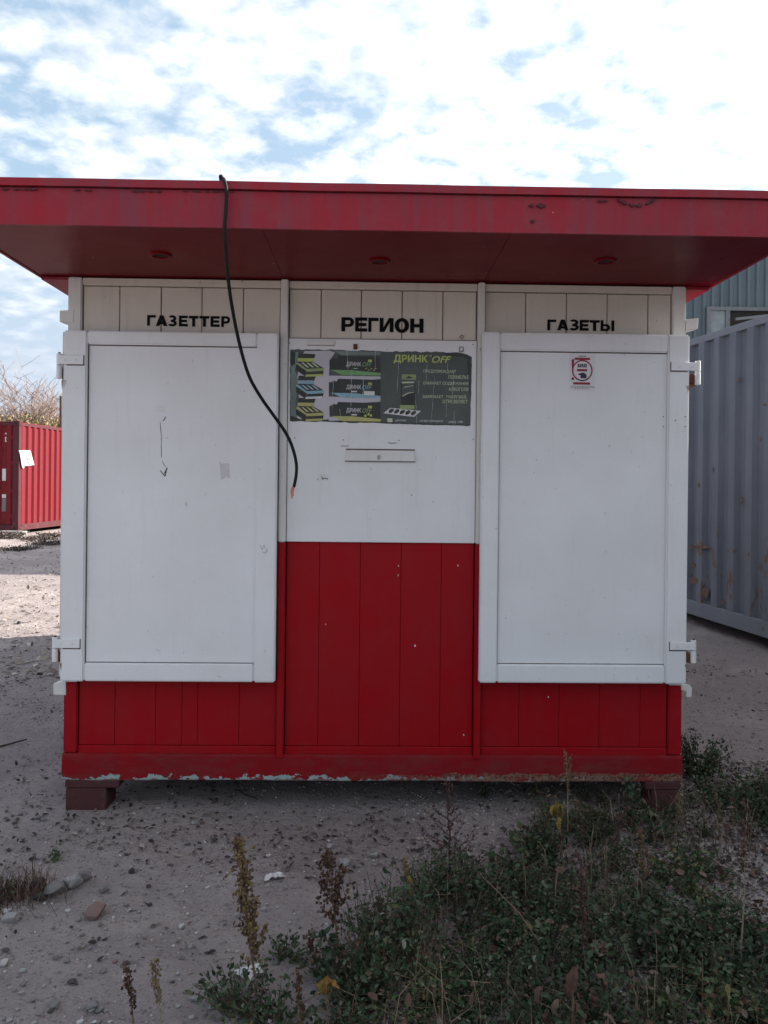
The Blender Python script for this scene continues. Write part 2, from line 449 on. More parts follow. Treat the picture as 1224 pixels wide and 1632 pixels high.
# ------------------------------------------------------------------ the kiosk
W2, ZT, ZB, DEPTH = 1.408, 2.405, 0.135, 4.3
Z_RED, Z_DOOR0 = 1.214, 0.571
kiosk = empty('kiosk', (OX, OY, 0), TH)
tag(kiosk, 'red and white newspaper kiosk with wide flat roof standing on the dirt', 'kiosk')


def kbox(name, mat, x0, x1, y0, y1, z0, z1, parent=kiosk, bevel=0.002, seg=1):
    return MB().box(x0, x1, y0, y1, z0, z1).build(name, mat, parent, bevel=bevel, seg=seg)


# core of the cabin, sides and back
kbox('cabin_core', GAP, -W2 + 0.03, W2 - 0.03, 0.028, DEPTH - 0.03, 0.16, ZT - 0.004, bevel=0)
for sx in (-1, 1):
    a, b_ = sorted((sx * (W2 - 0.03), sx * (W2 - 0.004)))
    n = 19; st = (DEPTH - 0.16) / n
    for i in range(n):
        y0 = 0.085 + i * st
        kbox('side_plank', WHITE, a, b_, y0 + 0.0015, y0 + st - 0.0015, Z_DOOR0, ZT - 0.01, bevel=0.003)
        kbox('side_plank', RED, a, b_, y0 + 0.0015, y0 + st - 0.0015, 0.2, Z_DOOR0 - 0.002, bevel=0.003)
    kbox('rear_post', WHITE, min(sx * (W2 - 0.07), sx * W2), max(sx * (W2 - 0.07), sx * W2), DEPTH - 0.07, DEPTH, ZB, ZT - 0.006)
    kbox('side_sill', RED, min(sx * (W2 - 0.02), sx * (W2 + 0.004)), max(sx * (W2 - 0.02), sx * (W2 + 0.004)), 0.02, DEPTH - 0.075, ZB, 0.245)
kbox('rear_wall', WHITE, -W2 + 0.072, W2 - 0.072, DEPTH - 0.028, DEPTH - 0.004, 0.2, ZT - 0.008)

# front posts: white above, red below
CP = 0.062
for sx in (-1, 1):
    a, b_ = sorted((sx * (W2 - CP), sx * W2))
    kbox('corner_post', WHITE_P, a, b_, -0.014, 0.08, Z_DOOR0, ZT - 0.002, bevel=0.005, seg=2)
    kbox('corner_post', RED, a, b_, -0.014, 0.08, 0.252, Z_DOOR0 - 0.001, bevel=0.005, seg=2)
ML0, ML1 = K(444.5, 860, -.03)[0], K(454.5, 860, -.03)[0]
MR0, MR1 = K(752.5, 860, -.03)[0], K(763.5, 860, -.03)[0]
ML0 = -0.447; ML1 = -0.413
MR0 = 0.449; MR1 = 0.481
for a, b_ in ((ML0, ML1), (MR0, MR1)):
    kbox('middle_post', WHITE_P, a, b_, -0.032, 0.02, Z_RED, ZT - 0.002, bevel=0.004, seg=2)
    kbox('middle_post', RED, a, b_, -0.030, 0.02, 0.235, Z_RED - 0.001, bevel=0.004, seg=2)

# bays of vertical planks
BAYS = [(-W2 + CP + 0.003, ML0 - 0.003), (ML1 + 0.003, MR0 - 0.003), (MR1 + 0.003, W2 - CP - 0.003)]
TOPJ = [[191, 257, 322, 388], [512, 576, 641, 706], [838, 903, 968, 1033]]
LOWJ = [[183, 248, 290, 315, 381], [508, 573, 638, 702], [827, 891, 955, 1020]]
rng = random.Random(4)
Z_TOPTRIM = 2.368
for bi, (xa, xb) in enumerate(BAYS):
    xs = [xa] + [K(px, 490)[0] for px in TOPJ[bi]] + [xb]
    for a, b_ in zip(xs, xs[1:]):
        kbox('plank', WHITE_D, a + 0.0018, b_ - 0.0018, rng.uniform(-0.0015, 0.0015), 0.026, 2.10, Z_TOPTRIM - 0.003, bevel=0.0025)
    xs = [xa] + [K(px, 1130 if bi != 1 else 1020)[0] for px in LOWJ[bi]] + [xb]
    ztop = 0.62 if bi != 1 else 1.22
    for a, b_ in zip(xs, xs[1:]):
        kbox('plank', RED, a + 0.0006, b_ - 0.0006, rng.uniform(-0.001, 0.001), 0.026, 0.284, ztop, bevel=0.0016)
    kbox('top_trim', WHITE_D, xa - 0.001, xb + 0.001, -0.010, 0.03, Z_TOPTRIM, ZT - 0.003, bevel=0.003)
    kbox('bottom_trim', RED, xa - 0.001, xb + 0.001, -0.006, 0.03, 0.246, 0.282, bevel=0.003)

for k, (px, py, wn, hn) in enumerate(((519, 995, 1.6, 2.4), (661.5, 1029, 3, 4.5), (635, 902, 1.2, 3), (634.5, 917, 1.2, 4), (730, 901, 1.6, 4), (739, 1171, 2, 2.5), (874, 1111, 2, 2))):
    r = random.Random(k); d = -0.0016
    pts = [(px + .6 * wn * math.cos(t) * r.uniform(.4, 1), py + .7 * hn * math.sin(t) * r.uniform(.4, 1)) for t in np.linspace(0, 6.28, 8)[:-1]]
    MB().prism([K(*p, d) for p in pts], d - 0.0002, d + 0.002).build('paint_nick', WHITE, kiosk)
# base beam with flared foot, chipped paint, and the feet under it
bb = MB()
ys = [(-0.0145, 0.250), (-0.018, 0.247), (-0.0215, 0.238), (-0.0235, 0.22), (-0.031, 0.140), (-0.029, 0.135)]
prof = ys + [(0.06, 0.135), (0.06, 0.250)]
n = len(prof); xl, xr = -W2 - 0.001, W2 + 0.001
nseg = 60; vs = []; fs = []
for k in range(nseg + 1):
    x = xl + (xr - xl) * k / nseg
    dz = 0.004 * mnoise.noise((x * 2.3, 0.3, 0)) + 0.002 * mnoise.noise((x * 8, 0.3, 4))
    for (y, z) in prof: vs.append((x, y + (0.003 * mnoise.noise((x * 5, z * 9, 2)) if y < 0 else 0), z + (dz if z < 0.2 else 0)))
for k in range(nseg):
    for i in range(n):
        j = (i + 1) % n
        fs.append((k * n + i, k * n + j, (k + 1) * n + j, (k + 1) * n + i))
fs += [tuple(range(n)), tuple(nseg * n + i for i in range(n - 1, -1, -1))]
bb.add(vs, fs).build('base_beam', SILL, kiosk)
BLOCK = red_paint('faded_red_block', (0.075, 0.020, 0.023), (0.06, 0.036, 0.037), 0.5, (0.7, 0.9), dust=0.4)
for i, (xa, xb, xc) in enumerate(((K(103, 1260, -.04)[0], K(168, 1260, -.04)[0], K(189, 1243, -.04)[0]),
                                  (K(1040, 1260, -.04)[0], K(1085, 1260, -.04)[0], None))):
    zf = min(gh(kw(xa, 0, 0).x, kw(xa, 0, 0).y), gh(kw(xb, 0, 0).x, kw(xb, 0, 0).y)) - 0.03
    fo = MB().box(xa, xb, -0.030, 0.12, zf, 0.098).build('foot', BLOCK, kiosk, bevel=0.005)
    if xc is not None:
        MB().box(xa - 0.002, xc, -0.032, 0.13, 0.100, 0.1335).build('foot_plate', BLOCK, fo, bevel=0.003)
    else:
        MB().box(xa - 0.03, xb + 0.002, -0.032, 0.13, 0.100, 0.1335).build('foot_plate', BLOCK, fo, bevel=0.003)
for sx in (-1, 1):
    kbox('foot', BLOCK, sx * 1.3 - 0.1, sx * 1.3 + 0.1, DEPTH - 0.2, DEPTH - 0.02, -0.03, ZB - 0.002)
kbox('floor_beam', RUST, -W2 + 0.06, W2 - 0.06, 0.07, DEPTH - 0.03, 0.138, 0.158)


# shutters
def frame_shutter(xo0, xo1, zo0, zo1, wl, wr, wt, wb, slope, side, label):
    """slope: how much the top of the leaf leans in x over its height"""
    yb, yf, yp = -0.036, -0.078, -0.058
    def sx(x, z): return x
    panel = MB().box(xo0 + wl - 0.012, xo1 - wr + 0.012, yp, yb - 0.001, zo0 + wb - 0.012, zo1 - wt + 0.012).build('shutter', WHITE, kiosk, bevel=0.001)
    tag(panel, label)
    MB().box(xo0, xo0 + wl, yf, yb, zo0, zo1).build('stile', WHITE, panel, bevel=0.006, seg=2)
    MB().box(xo1 - wr, xo1, yf, yb, zo0, zo1).build('stile', WHITE, panel, bevel=0.006, seg=2)
    MB().box(xo0 + wl + .0005, xo1 - wr - .0005, yf + 0.001, yb, zo1 - wt, zo1 - .001).build('rail', WHITE, panel, bevel=0.006, seg=2)
    MB().box(xo0 + wl + .0005, xo1 - wr - .0005, yf + 0.001, yb, zo0 + .001, zo0 + wb).build('rail', WHITE, panel, bevel=0.006, seg=2)
    # thin dirty bead in the corner between frame and panel
    for (a, b_, c, d) in ((xo0 + wl, xo1 - wr, zo1 - wt - 0.0042, zo1 - wt - 0.0008), (xo0 + wl + 0.0008, xo0 + wl + 0.0035, zo0 + wb, zo1 - wt - 0.006),
                          (xo0 + wl + 0.005, xo1 - wr, zo0 + wb + 0.0006, zo0 + wb + 0.0028)):
        MB().box(a, b_, yp - 0.0035, yp + 0.002, c, d).build('grime_bead', GRIME, panel)
    return panel


D = -0.078
lx0, lx1 = -1.402, K(441, 800, D)[0]
lz0, lz1 = K(270, 1087, D)[1], K(270, 528.5, D)[1]
left = frame_shutter(lx0, lx1, lz0, lz1, K(136, 800, D)[0] - lx0, lx1 - K(407, 800, D)[0], lz1 - K(270, 550, D)[1], K(270, 1058, D)[1] - lz0, 0, -1,
                     'white shutter with a pen arrow scrawled on it')
rx0, rx1 = K(766.5, 800, D)[0], 1.402
rz0, rz1 = K(930, 1089.5, D)[1], K(930, 531, D)[1]
right = frame_shutter(rx0, rx1, rz0, rz1, K(795, 800, D)[0] - rx0, rx1 - K(1063, 800, D)[0], rz1 - K(930, 560, D)[1], K(930, 1060, D)[1] - rz0, 0, 1,
                      'white shutter with a round red emblem sticker')
MB().box(lx0 - 0.010, lx0 - 0.001, -0.06, 0.0, lz0 + 0.02, lz1 - 0.005).build('edge_strip', WHITE_P, left, bevel=0.001)


def cyl(mb, x, y, z0, z1, r, sides=14):
    return mb.tube([(x, y, z0), (x, y, z1)], r, sides)


def hinge(parent, pxs, pyt, pyb, side):
    """strap on the leaf, two barrel halves and a rusty bracket to the post"""
    d = -0.082
    xin = K(pxs[1], pyt, d)[0]; xout = K(pxs[0], pyt, d)[0]
    zt, zb = K(pxs[0], pyt, d)[1], K(pxs[0], pyb, d)[1]
    zm = (zt + zb) / 2 + 0.004
    r = 0.0125
    xb = xout + (-side) * r
    m = MB()
    h = MB()
    a, b_ = sorted((xin, xb))
    h.box(a, b_, -0.0845, -0.0785, zm + 0.004, zt - 0.008)
    hg = h.build('hinge', WHITE, parent, bevel=0.0015)
    cyl(MB(), xb, -0.072, zm + 0.001, zt, r).build('barrel', WHITE, hg, bevel=0.0015)
    cyl(MB(), xb, -0.072, zb, zm - 0.001, r).build('barrel', WHITE, hg, bevel=0.0015)
    a, b_ = sorted((xb + -side * 0.008, side * (W2 + 0.0)))
    MB().hexa([(a, -0.068, zb + 0.004), (b_, -0.068, zb - 0.004), (a, -0.02, zb + 0.004), (b_, -0.02, zb - 0.010),
               (a, -0.068, zm - 0.006), (b_, -0.068, zm - 0.016), (a, -0.02, zm - 0.006), (b_, -0.02, zm - 0.016)]).build('bracket', RUST, hg)
    MB().tube([(xb, -0.072, zt - 0.002), (xb, -0.072, zt + 0.006)], 0.006, 8).build('pin', RUST, hg)
    for q in (0.3, 0.75):
        xq = xin + (xb - xin) * q; zq = (zm + zt) / 2 - 0.002
        MB().tube([(xq, -0.0845, zq), (xq, -0.0875, zq)], 0.0048, 6).build('bolt', WHITE_P, hg)
    r = random.Random(int(pyt)); zr = zb - 0.006; xs_ = side * (W2 - 0.006)
    for q in range(3):                           # rust weeping down from the bracket
        xq = xs_ - side * r.uniform(-.004, .014); hq = r.uniform(.012, .045); wq = r.uniform(.0012, .003)
        MB().prism([(xq - wq, zr), (xq + wq, zr), (xq + wq * .6, zr - hq * .6), (xq, zr - hq), (xq - wq * .7, zr - hq * .5)], -0.0783, -0.0779).build('rust_run', RUSTW, hg)
    # line of grime along the strap
    a, b_ = sorted((xin, xin + side * 0.075))
    MB().box(a, b_, -0.0800, -0.0779, zm - 0.001, zm + 0.0032).build('grime_bead', GRIME, hg)
    a, b_ = sorted((xin, xin - side * 0.003))
    MB().box(a, b_, -0.0800, -0.0779, zm - 0.001, zt - 0.006).build('grime_bead', GRIME, hg)
    return hg


hinge(left, (89, 133), 563, 603, -1)
hinge(left, (82, 127), 1016, 1055, -1)
hinge(right, (1118, 1070), 575, 613, 1)
hinge(right, (1111, 1068), 1021, 1057, 1)


def stop_bracket(pts, d, gusset):
    m = MB(); q = [K(*p, d) for p in pts]
    m.prism(q, d, d + 0.006)
    o = m.build('corner_bracket', WHITE_P, kiosk, bevel=0.001)
    g = MB(); q = [K(*p, d) for p in gusset]
    g.prism(q, d + 0.007, d + 0.05); g.build('gusset', WHITE_P, o, bevel=0.001)


stop_bracket([(95, 495), (117, 494), (117, 514), (95, 513)], -0.016, [(96, 496), (114, 496), (114, 519), (96, 513)])
stop_bracket([(85, 1089), (105, 1086), (105, 1108), (85, 1107)], -0.016, [(86, 1090), (106, 1084), (106, 1106), (86, 1106)])
stop_bracket([(1093, 509), (1113, 507), (1112, 524), (1093, 525)], -0.016, [(1093, 510), (1111, 510), (1111, 524), (1093, 529)])
stop_bracket([(1086, 1091), (1098, 1091), (1103, 1096), (1102, 1111), (1094, 1111), (1094, 1101), (1086, 1100)], -0.016, [(1086, 1092), (1100, 1094), (1100, 1108), (1086, 1100)])

# middle board with frame above it
cx0, cx1 = ML1 + 0.002, MR0 - 0.002
cz0 = K(600, 864.5, -.014)[1]; cz1 = K(600, 541, -.014)[1]
board = kbox('middle_board', WHITE, cx0, cx1, -0.014, 0.0255, cz0, cz1, bevel=0.002)
kbox('board_head_rail', WHITE_P, cx0, cx1, -0.008, 0.026, cz1 + 0.003, 2.105, bevel=0.002)
kbox('grime_bead', GRIME, cx0, cx1, -0.010, 0.002, cz1 + 0.0002, cz1 + 0.0028, parent=board, bevel=0)
# coin tray with a little keyhole, latch plate, rusty lug, screw eye, clip
tray = empty('slot_cover', parent=kiosk)
tp = [K(px, py, -.014) for px, py in ((550.5, 716), (661.5, 719), (661.5, 736), (550.5, 734))]
x0, x1 = tp[0][0], tp[1][0]; z0, z1 = K(606, 735, -.014)[1], K(606, 717.5, -.014)[1]
MB().hexa([(x0, -0.030, z0), (x1, -0.030, z0), (x0, -0.0142, z0), (x1, -0.0142, z0),
           (x0 + .004, -0.019, z1), (x1 - .004, -0.019, z1), (x0 + .004, -0.0142, z1), (x1 - .004, -0.0142, z1)]).build('cover_plate', WHITE_P, tray, bevel=0.0015)
MB().box(x0 + .002, x1 - .002, -0.0195, -0.0142, z1, z1 + 0.005).build('rust_edge', RUST, tray)
MB().box(x0 - .002, x1 + .002, -0.0175, -0.0142, z0 - 0.0032, z0 - 0.0004).build('grime_bead', GRIME, tray)
xk, zk = K(604, 729, -.03)
MB().tube([(xk + 0.009 * math.cos(t) * .55, -0.0295, zk + 0.009 * math.sin(t)) for t in np.linspace(0, 2 * math.pi, 13)], 0.0018, 5, cap=False).build('keyhole_ring', STEEL, tray)
a = K(489, 546, -.014); b_ = K(534, 546.5, -.014)
MB().box(a[0], b_[0], -0.0185, -0.0142, a[1] - 0.011, a[1] + 0.011).build('latch_plate', WHITE_P, kiosk, bevel=0.0015)
MB().box(a[0] + .002, b_[0], -0.0165, -0.0142, a[1] - 0.0135, a[1] - 0.0115).build('grime_bead', GRIME, board)
a = K(566.5, 553, -.014)
MB().box(a[0] - .009, a[0] + .009, -0.026, -0.0142, a[1] - 0.012, a[1] + 0.012).build('rusty_lug', RUST, kiosk, bevel=0.002)
a = K(735, 557, -.014)
MB().box(a[0] - .011, a[0] + .011, -0.0205, -0.0142, a[1] - 0.012, a[1] + 0.012).build('clip', STEEL, kiosk, bevel=0.002)
MB().box(a[0] - .005, a[0] + .006, -0.0225, -0.0206, a[1] - 0.006, a[1] + 0.006).build('clip_face', WHITE, kiosk, bevel=0.001)
a = K(736, 537, -.012)
MB().tube([(a[0] + 0.007 * math.cos(t), -0.013, a[1] + 0.007 * math.sin(t)) for t in np.linspace(0, 2 * math.pi, 11)], 0.0024, 5, cap=False).build('screw_eye', STEEL, kiosk)
for (px, py) in ((461, 547), (754, 549), (463, 699), (470, 698), (547, 701), (656, 789), (636, 702), (754, 700)):
    a = K(px, py, -.014)
    MB().tube([(a[0], -0.0142, a[1]), (a[0], -0.0165, a[1])], 0.0028, 7).build('screw_head', RUST, kiosk)
for (px, py, dd) in ((1057, 664, D), (1057, 680, D), (1076, 670, D), (1092, 664, D), (1092, 680, D)):
    dd2 = -.058 if px < 1063 else D
    a = K(px, py, dd2)
    MB().tube([(a[0], dd2 - 0.0002, a[1]), (a[0], dd2 - 0.002, a[1])], 0.0028, 7).build('screw_head', RUST, right)

# ---- roof with canopy
RX0, RX1, RYF, RYB = -1.547, 1.535, -0.775, DEPTH + 0.14
ZS = 2.408; ZTOP = 2.556
roof = MB().box(RX0 + 0.03, RX1 - 0.03, RYF + 0.03, RYB - 0.03, ZS + 0.02, ZTOP - 0.012).build('roof', GAP, kiosk)
MB().box(RX0 + 0.004, RX1 - 0.004, RYF + 0.03, RYB - 0.004, ZTOP - 0.010, ZTOP + 0.004).build('roof_sheet', STEEL, roof)


def wavy_panel(name, mat, x0, x1, yf, thick, z0, z1, parent, amp=0.004, nx=70, nz=3):
    vs = []; fs = []
    for k in range(nz + 1):
        for i in range(nx + 1):
            x = x0 + (x1 - x0) * i / nx; z = z0 + (z1 - z0) * k / nz
            wob = amp * mnoise.noise((x * 1.6, z * 4, 1.5))
            zz_ = z + (0.0028 * mnoise.noise((x * 2.1, 9.1, 0)) if k in (0, nz) else 0)
            vs.append((x, yf + wob, zz_))
    N = (nx + 1) * (nz + 1)
    vs += [(x, y + thick, z) for x, y, z in vs]
    for k in range(nz):
        for i in range(nx):
            a = k * (nx + 1) + i
            fs.append((a, a + 1, a + nx + 2, a + nx + 1)); fs.append((N + a, N + a + nx + 1, N + a + nx + 2, N + a + 1))
    for i in range(nx):
        fs.append((i, N + i, N + i + 1, i + 1)); t = nz * (nx + 1) + i; fs.append((t, t + 1, N + t + 1, N + t))
    for k in range(nz):
        a = k * (nx + 1); fs.append((a, a + nx + 1, N + a + nx + 1, N + a)); a += nx; fs.append((a, N + a, N + a + nx + 1, a + nx + 1))
    return MB().add(vs, fs).build(name, mat, parent, smooth=False)


fas = wavy_panel('fascia', RED_F, RX0, RX1, RYF, 0.012, ZS - 0.006, ZTOP - 0.022, roof)
wavy_panel('roof_lip', RED_F, RX0 - 0.006, RX1 + 0.006, RYF - 0.012, 0.03, ZTOP - 0.018, ZTOP + 0.010, roof, amp=0.003, nz=2)
MB().box(RX0, RX1, RYF + 0.004, RYF + 0.03, ZTOP - 0.0225, ZTOP - 0.0165).build('shadow_gap', GAP, roof)
for sx, X in ((-1, RX0), (1, RX1)):
    a, b_ = sorted((X, X - sx * 0.012))
    MB().box(a, b_, RYF + 0.0125, RYB, ZS - 0.004, ZTOP - 0.02).build('side_fascia', RED_F, roof)
    a, b_ = sorted((X + sx * .006, X - sx * 0.02))
    MB().box(a, b_, RYF + 0.02, RYB, ZTOP - 0.017, ZTOP + 0.009).build('side_lip', RED_F, roof)
    a, b_ = sorted((X - sx * 0.013, sx * (W2 + 0.002)))
    MB().box(a, b_, 0.0, RYB - 0.02, ZS - 0.016, ZS - 0.002).build('side_soffit', RED_F, roof, bevel=0.001)
MB().box(RX0 + 0.01, RX1 - 0.01, RYB - 0.012, RYB + 0.002, ZS - 0.004, ZTOP - 0.02).build('rear_fascia', RED_F, roof)
# soffit in three sheets
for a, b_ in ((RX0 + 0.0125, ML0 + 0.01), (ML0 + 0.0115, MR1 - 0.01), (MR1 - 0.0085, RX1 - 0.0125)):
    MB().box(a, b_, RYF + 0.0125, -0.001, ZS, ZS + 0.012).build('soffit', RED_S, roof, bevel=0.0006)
# downlights
for px, py in ((256, 406), (605, 415.5), (965, 415.5)):
    X, Z = ray(px, py); t = (ZS - EYE) / Z
    wx, wy = X * t - OX, t - OY
    lx, ly = kc * wx + ks * wy, -ks * wx + kc * wy
    dl = MB()
    nn = 24; rings = [(0.046, 0.0), (0.044, -0.006), (0.034, -0.007), (0.031, 0.0)]
    vs = []; fs = []
    for k, (r, dz) in enumerate(rings):
        for i in range(nn):
            t_ = 2 * math.pi * i / nn; vs.append((lx + r * math.cos(t_), ly + r * math.sin(t_), ZS - 0.0005 + dz))
    for k in range(len(rings) - 1):
        for i in range(nn): fs.append((k * nn + i, k * nn + (i + 1) % nn, (k + 1) * nn + (i + 1) % nn, (k + 1) * nn + i))
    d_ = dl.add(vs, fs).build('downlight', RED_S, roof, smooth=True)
    MB().add([(lx + 0.031 * math.cos(2 * math.pi * i / nn), ly + 0.031 * math.sin(2 * math.pi * i / nn), ZS - 0.0015) for i in range(nn)], [tuple(range(nn))]).build('lamp_glass', GAP, roof)


# flakes of lost paint on the fascia, screws
def flake(pts, d, mat, parent, name, th=0.0012):
    q = [K(*p, d) for p in pts]
    return MB().prism(q, d - th, d + 0.004).build(name, mat, parent)


RUSTD = simple('dark_bare_steel', (0.05, 0.02, 0.023), 0.8, 0.3, 90, 0.3, col2=(0.10, 0.025, 0.03))
FD = RYF - 0.0042


def chip_run(x0, x1, y, h, seed, sag=0.0):
    """ragged strip of lost paint, told apart into a few flakes"""
    r = random.Random(seed); x = x0
    while x < x1:
        L = r.uniform(5, 17); n_ = max(3, int(L / 1.8)); top, bot = [], []
        for k in range(n_ + 1):
            t = k / n_; xx = x + L * t; c_ = y + 0.0125 * (xx - x0) + sag * math.sin(math.pi * (xx - x0) / (x1 - x0)) + r.uniform(-.5, .5)
            hh = h * math.sin(math.pi * (0.08 + .84 * t)) * r.uniform(.35, 1.1) / 2
            top.append((xx, c_ - hh)); bot.append((xx, c_ + hh + r.uniform(0, .5)))
        flake(top + bot[::-1], FD, RUSTD, roof, 'paint_loss'); x += L + r.uniform(-1, 7)


chip_run(984, 1042, 318, 6.5, 1, 9); chip_run(952, 968, 320, 4, 2); chip_run(843, 858, 327, 8, 3); chip_run(845, 857, 352, 6, 4)
chip_run(2, 46, 301, 3.4, 5); chip_run(210, 258, 304.5, 3.4, 6); chip_run(292, 372, 305, 3.2, 7); chip_run(820, 870, 310, 2, 8); chip_run(118, 150, 303, 1.8, 9)

# ------------------------------------------------------------------ lettering
def text_mesh(s, bold=0.0, shear=0.0, spacing=1.0):
    c = bpy.data.curves.new('t', 'FONT'); c.body = s; c.offset = bold; c.shear = shear; c.space_character = spacing
    c.resolution_u = 3
    o = bpy.data.objects.new('t', c); COL.objects.link(o)
    bpy.context.view_layer.update()
    me = bpy.data.meshes.new_from_object(o.evaluated_get(bpy.context.evaluated_depsgraph_get()))
    v = [tuple(p.co) for p in me.vertices]; f = [tuple(p.vertices) for p in me.polygons]
    bpy.data.objects.remove(o); bpy.data.curves.remove(c); bpy.data.meshes.remove(me)
    return v, f


def letters(s, px0, px1, py0, py1, d, mat, parent, name, thick=0.0, bold=0.0, shear=0.0, org=None, spacing=1.0):
    """word set between two photo columns and rows, lying on the kiosk plane d"""
    v, f = text_mesh(s, bold, shear, spacing)
    xs = [p[0] for p in v]; zs = [p[1] for p in v]
    pm, ym = (px0 + px1) / 2, (py0 + py1) / 2
    X0, X1 = K(px0, ym, d)[0], K(px1, ym, d)[0]; Z0, Z1 = K(pm, py1, d)[1], K(pm, py0, d)[1]
    q = [(X0 + (p[0] - min(xs)) / (max(xs) - min(xs)) * (X1 - X0), d, Z0 + (p[1] - min(zs)) / (max(zs) - min(zs)) * (Z1 - Z0)) for p in v]
    m = MB(); n = len(q)
    if not thick: m.add(q, f)
    else:
        m.add(q, f)
        m.add([(x, y + thick, z) for x, y, z in q], f)
        cnt = {}
        for fc in f:
            for a, b2 in zip(fc, fc[1:] + fc[:1]): cnt.setdefault(tuple(sorted((a, b2))), []).append((a, b2))
        m.f += [(e[0][0], e[0][1], e[0][1] + n, e[0][0] + n) for e in cnt.values() if len(e) == 1]
        m.m += [0] * (len(m.f) - len(m.m))
    return m.build(name, mat, parent, org=org)


def arc(cx_, cy_, rx, ry, tx, ty, a0, a1, n_=12):
    out = []
    for k in range(n_):
        t0, t1 = math.radians(a0 + (a1 - a0) * k / n_), math.radians(a0 + (a1 - a0) * (k + 1) / n_)
        out.append([(cx_ + rx * math.cos(t0), cy_ + ry * math.sin(t0)), (cx_ + rx * math.cos(t1), cy_ + ry * math.sin(t1)),
                    (cx_ + (rx - tx) * math.cos(t1), cy_ + (ry - ty) * math.sin(t1)), (cx_ + (rx - tx) * math.cos(t0), cy_ + (ry - ty) * math.sin(t0))])
    return out


def R4(x0, y0, x1, y1): return [(x0, y0), (x1, y0), (x1, y1), (x0, y1)]
VS, HS = 0.31, 0.235                             # stem and bar thickness of the heavy sign letters
GLYPH = {
    'Г': [R4(0, 0, VS, 1), R4(0, 1 - HS, 1, 1)],
    'Т': [R4(.5 - VS / 2, 0, .5 + VS / 2, 1), R4(0, 1 - HS, 1, 1)],
    'Е': [R4(0, 0, VS, 1), R4(0, 1 - HS, 1, 1), R4(0, 0, 1, HS), R4(0, .39, .93, .61)],
    'Н': [R4(0, 0, VS, 1), R4(1 - VS, 0, 1, 1), R4(0, .38, 1, .61)],
    'А': [[(0, 0), (.30, 0), (.66, 1), (.34, 1)], [(1, 0), (.70, 0), (.34, 1), (.66, 1)], [(.2, .17), (.8, .17), (.74, .36), (.26, .36)]],
    'И': [R4(0, 0, VS * .9, 1), R4(1 - VS * .9, 0, 1, 1), [(.1, 0), (.34, 0), (.9, 1), (.66, 1)]],
    'О': arc(.5, .5, .5, .53, VS, HS, 0, 360, 28),
    'Р': [R4(0, 0, VS, 1), R4(.1, 1 - HS * .9, .6, 1), R4(.1, .32, .6, .53)] + arc(.6, .66, .4, .34, VS * .95, HS * .88, -90, 90, 12),
    'З': arc(.47, .735, .47, .285, VS, HS * .85, -90, 150, 14) + arc(.46, .285, .54, .305, VS, HS * .9, -150, 90, 16) + [R4(.3, .40, .6, .59)],
    'Ы': [R4(0, 0, .2, 1), R4(.8, 0, 1, 1), R4(.1, 0, .45, .2), R4(.1, .44, .45, .63)] + arc(.43, .315, .27, .315, .2, .19, -90, 90, 12)}


def word(chars, bounds, py0, py1, slant):
    r = random.Random(chars)
    for ch, (a, b2) in zip(chars, bounds):
        dy = slant * ((a + b2) / 2 - bounds[0][0]) + r.uniform(-.25, .25)
        pm, ym = (a + b2) / 2, (py0 + py1) / 2 + dy; d = -0.0042
        X0, X1 = K(a, ym, d)[0], K(b2, ym, d)[0]; Z0, Z1 = K(pm, py1 + dy, d)[1], K(pm, py0 + dy, d)[1]
        m = MB()
        for k, poly in enumerate(GLYPH[ch]):
            m.prism([(X0 + x * (X1 - X0), Z0 + z * (Z1 - Z0)) for x, z in poly], d - 0.00013 * (k % 4), d + 0.0025)
        m.build('letter', BLACKP, kiosk)


def bounds(x0, x1, weights, gap):
    tot = x1 - x0 - gap * (len(weights) - 1); s_ = sum(weights); r = []; x = x0
    for wt in weights:
        wd = tot * wt / s_; r.append((x, x + wd)); x += wd + gap
    return r


word('ГАЗЕТТЕР', [(234.5, 248), (248.5, 266.5), (268, 281.5), (285, 299), (301, 316), (318, 333.5), (335.5, 350), (352.5, 366.5)], 502, 519, 0.017)
word('РЕГИОН', bounds(544, 675, [21, 20, 17, 23, 24, 22], 1.6), 505.5, 528, 0.02)
word('ГАЗЕТЫ', bounds(872.5, 979, [15, 19, 16, 15, 17, 23], 1.6), 509, 526, 0.014)


# ------------------------------------------------------------------ advertising poster
def flat(name, col, rough=0.5, noise_amt=0.15, col2=None, sc=12):
    return simple(name, col, rough, noise_amt, sc, 0.05, col2=col2)


P_DARK = flat('poster_dark_grey', (0.060, 0.072, 0.066), 0.42, 0.12, (0.085, 0.098, 0.09), 5)
P_BLACK = flat('poster_black', (0.022, 0.023, 0.022), 0.42, 0.2, (0.045, 0.045, 0.042))
P_LIGHT = flat('poster_pale_violet', (0.50, 0.47, 0.515), 0.45, 0.05, (0.42, 0.42, 0.44), 4)
P_TEAL = flat('poster_grey_green', (0.20, 0.25, 0.235), 0.45, 0.15, (0.11, 0.14, 0.13), 7)
P_LIME = flat('poster_lime', (0.45, 0.53, 0.13), 0.45, 0.1)
P_LIMED = flat('poster_dull_lime', (0.28, 0.36, 0.15), 0.45, 0.1)
P_GREEN = flat('poster_green', (0.17, 0.36, 0.14), 0.45, 0.1)
P_BLUE = flat('poster_blue', (0.25, 0.42, 0.50), 0.45, 0.1)
P_BLUET = flat('poster_blue_type', (0.13, 0.29, 0.38), 0.45, 0.1)
P_YEL = flat('poster_yellow', (0.45, 0.43, 0.16), 0.45, 0.1)
P_WHITE = flat('poster_white', (0.62, 0.62, 0.62), 0.45, 0.06)
P_GREYT = flat('poster_text_grey_green', (0.50, 0.57, 0.40), 0.45, 0.1)
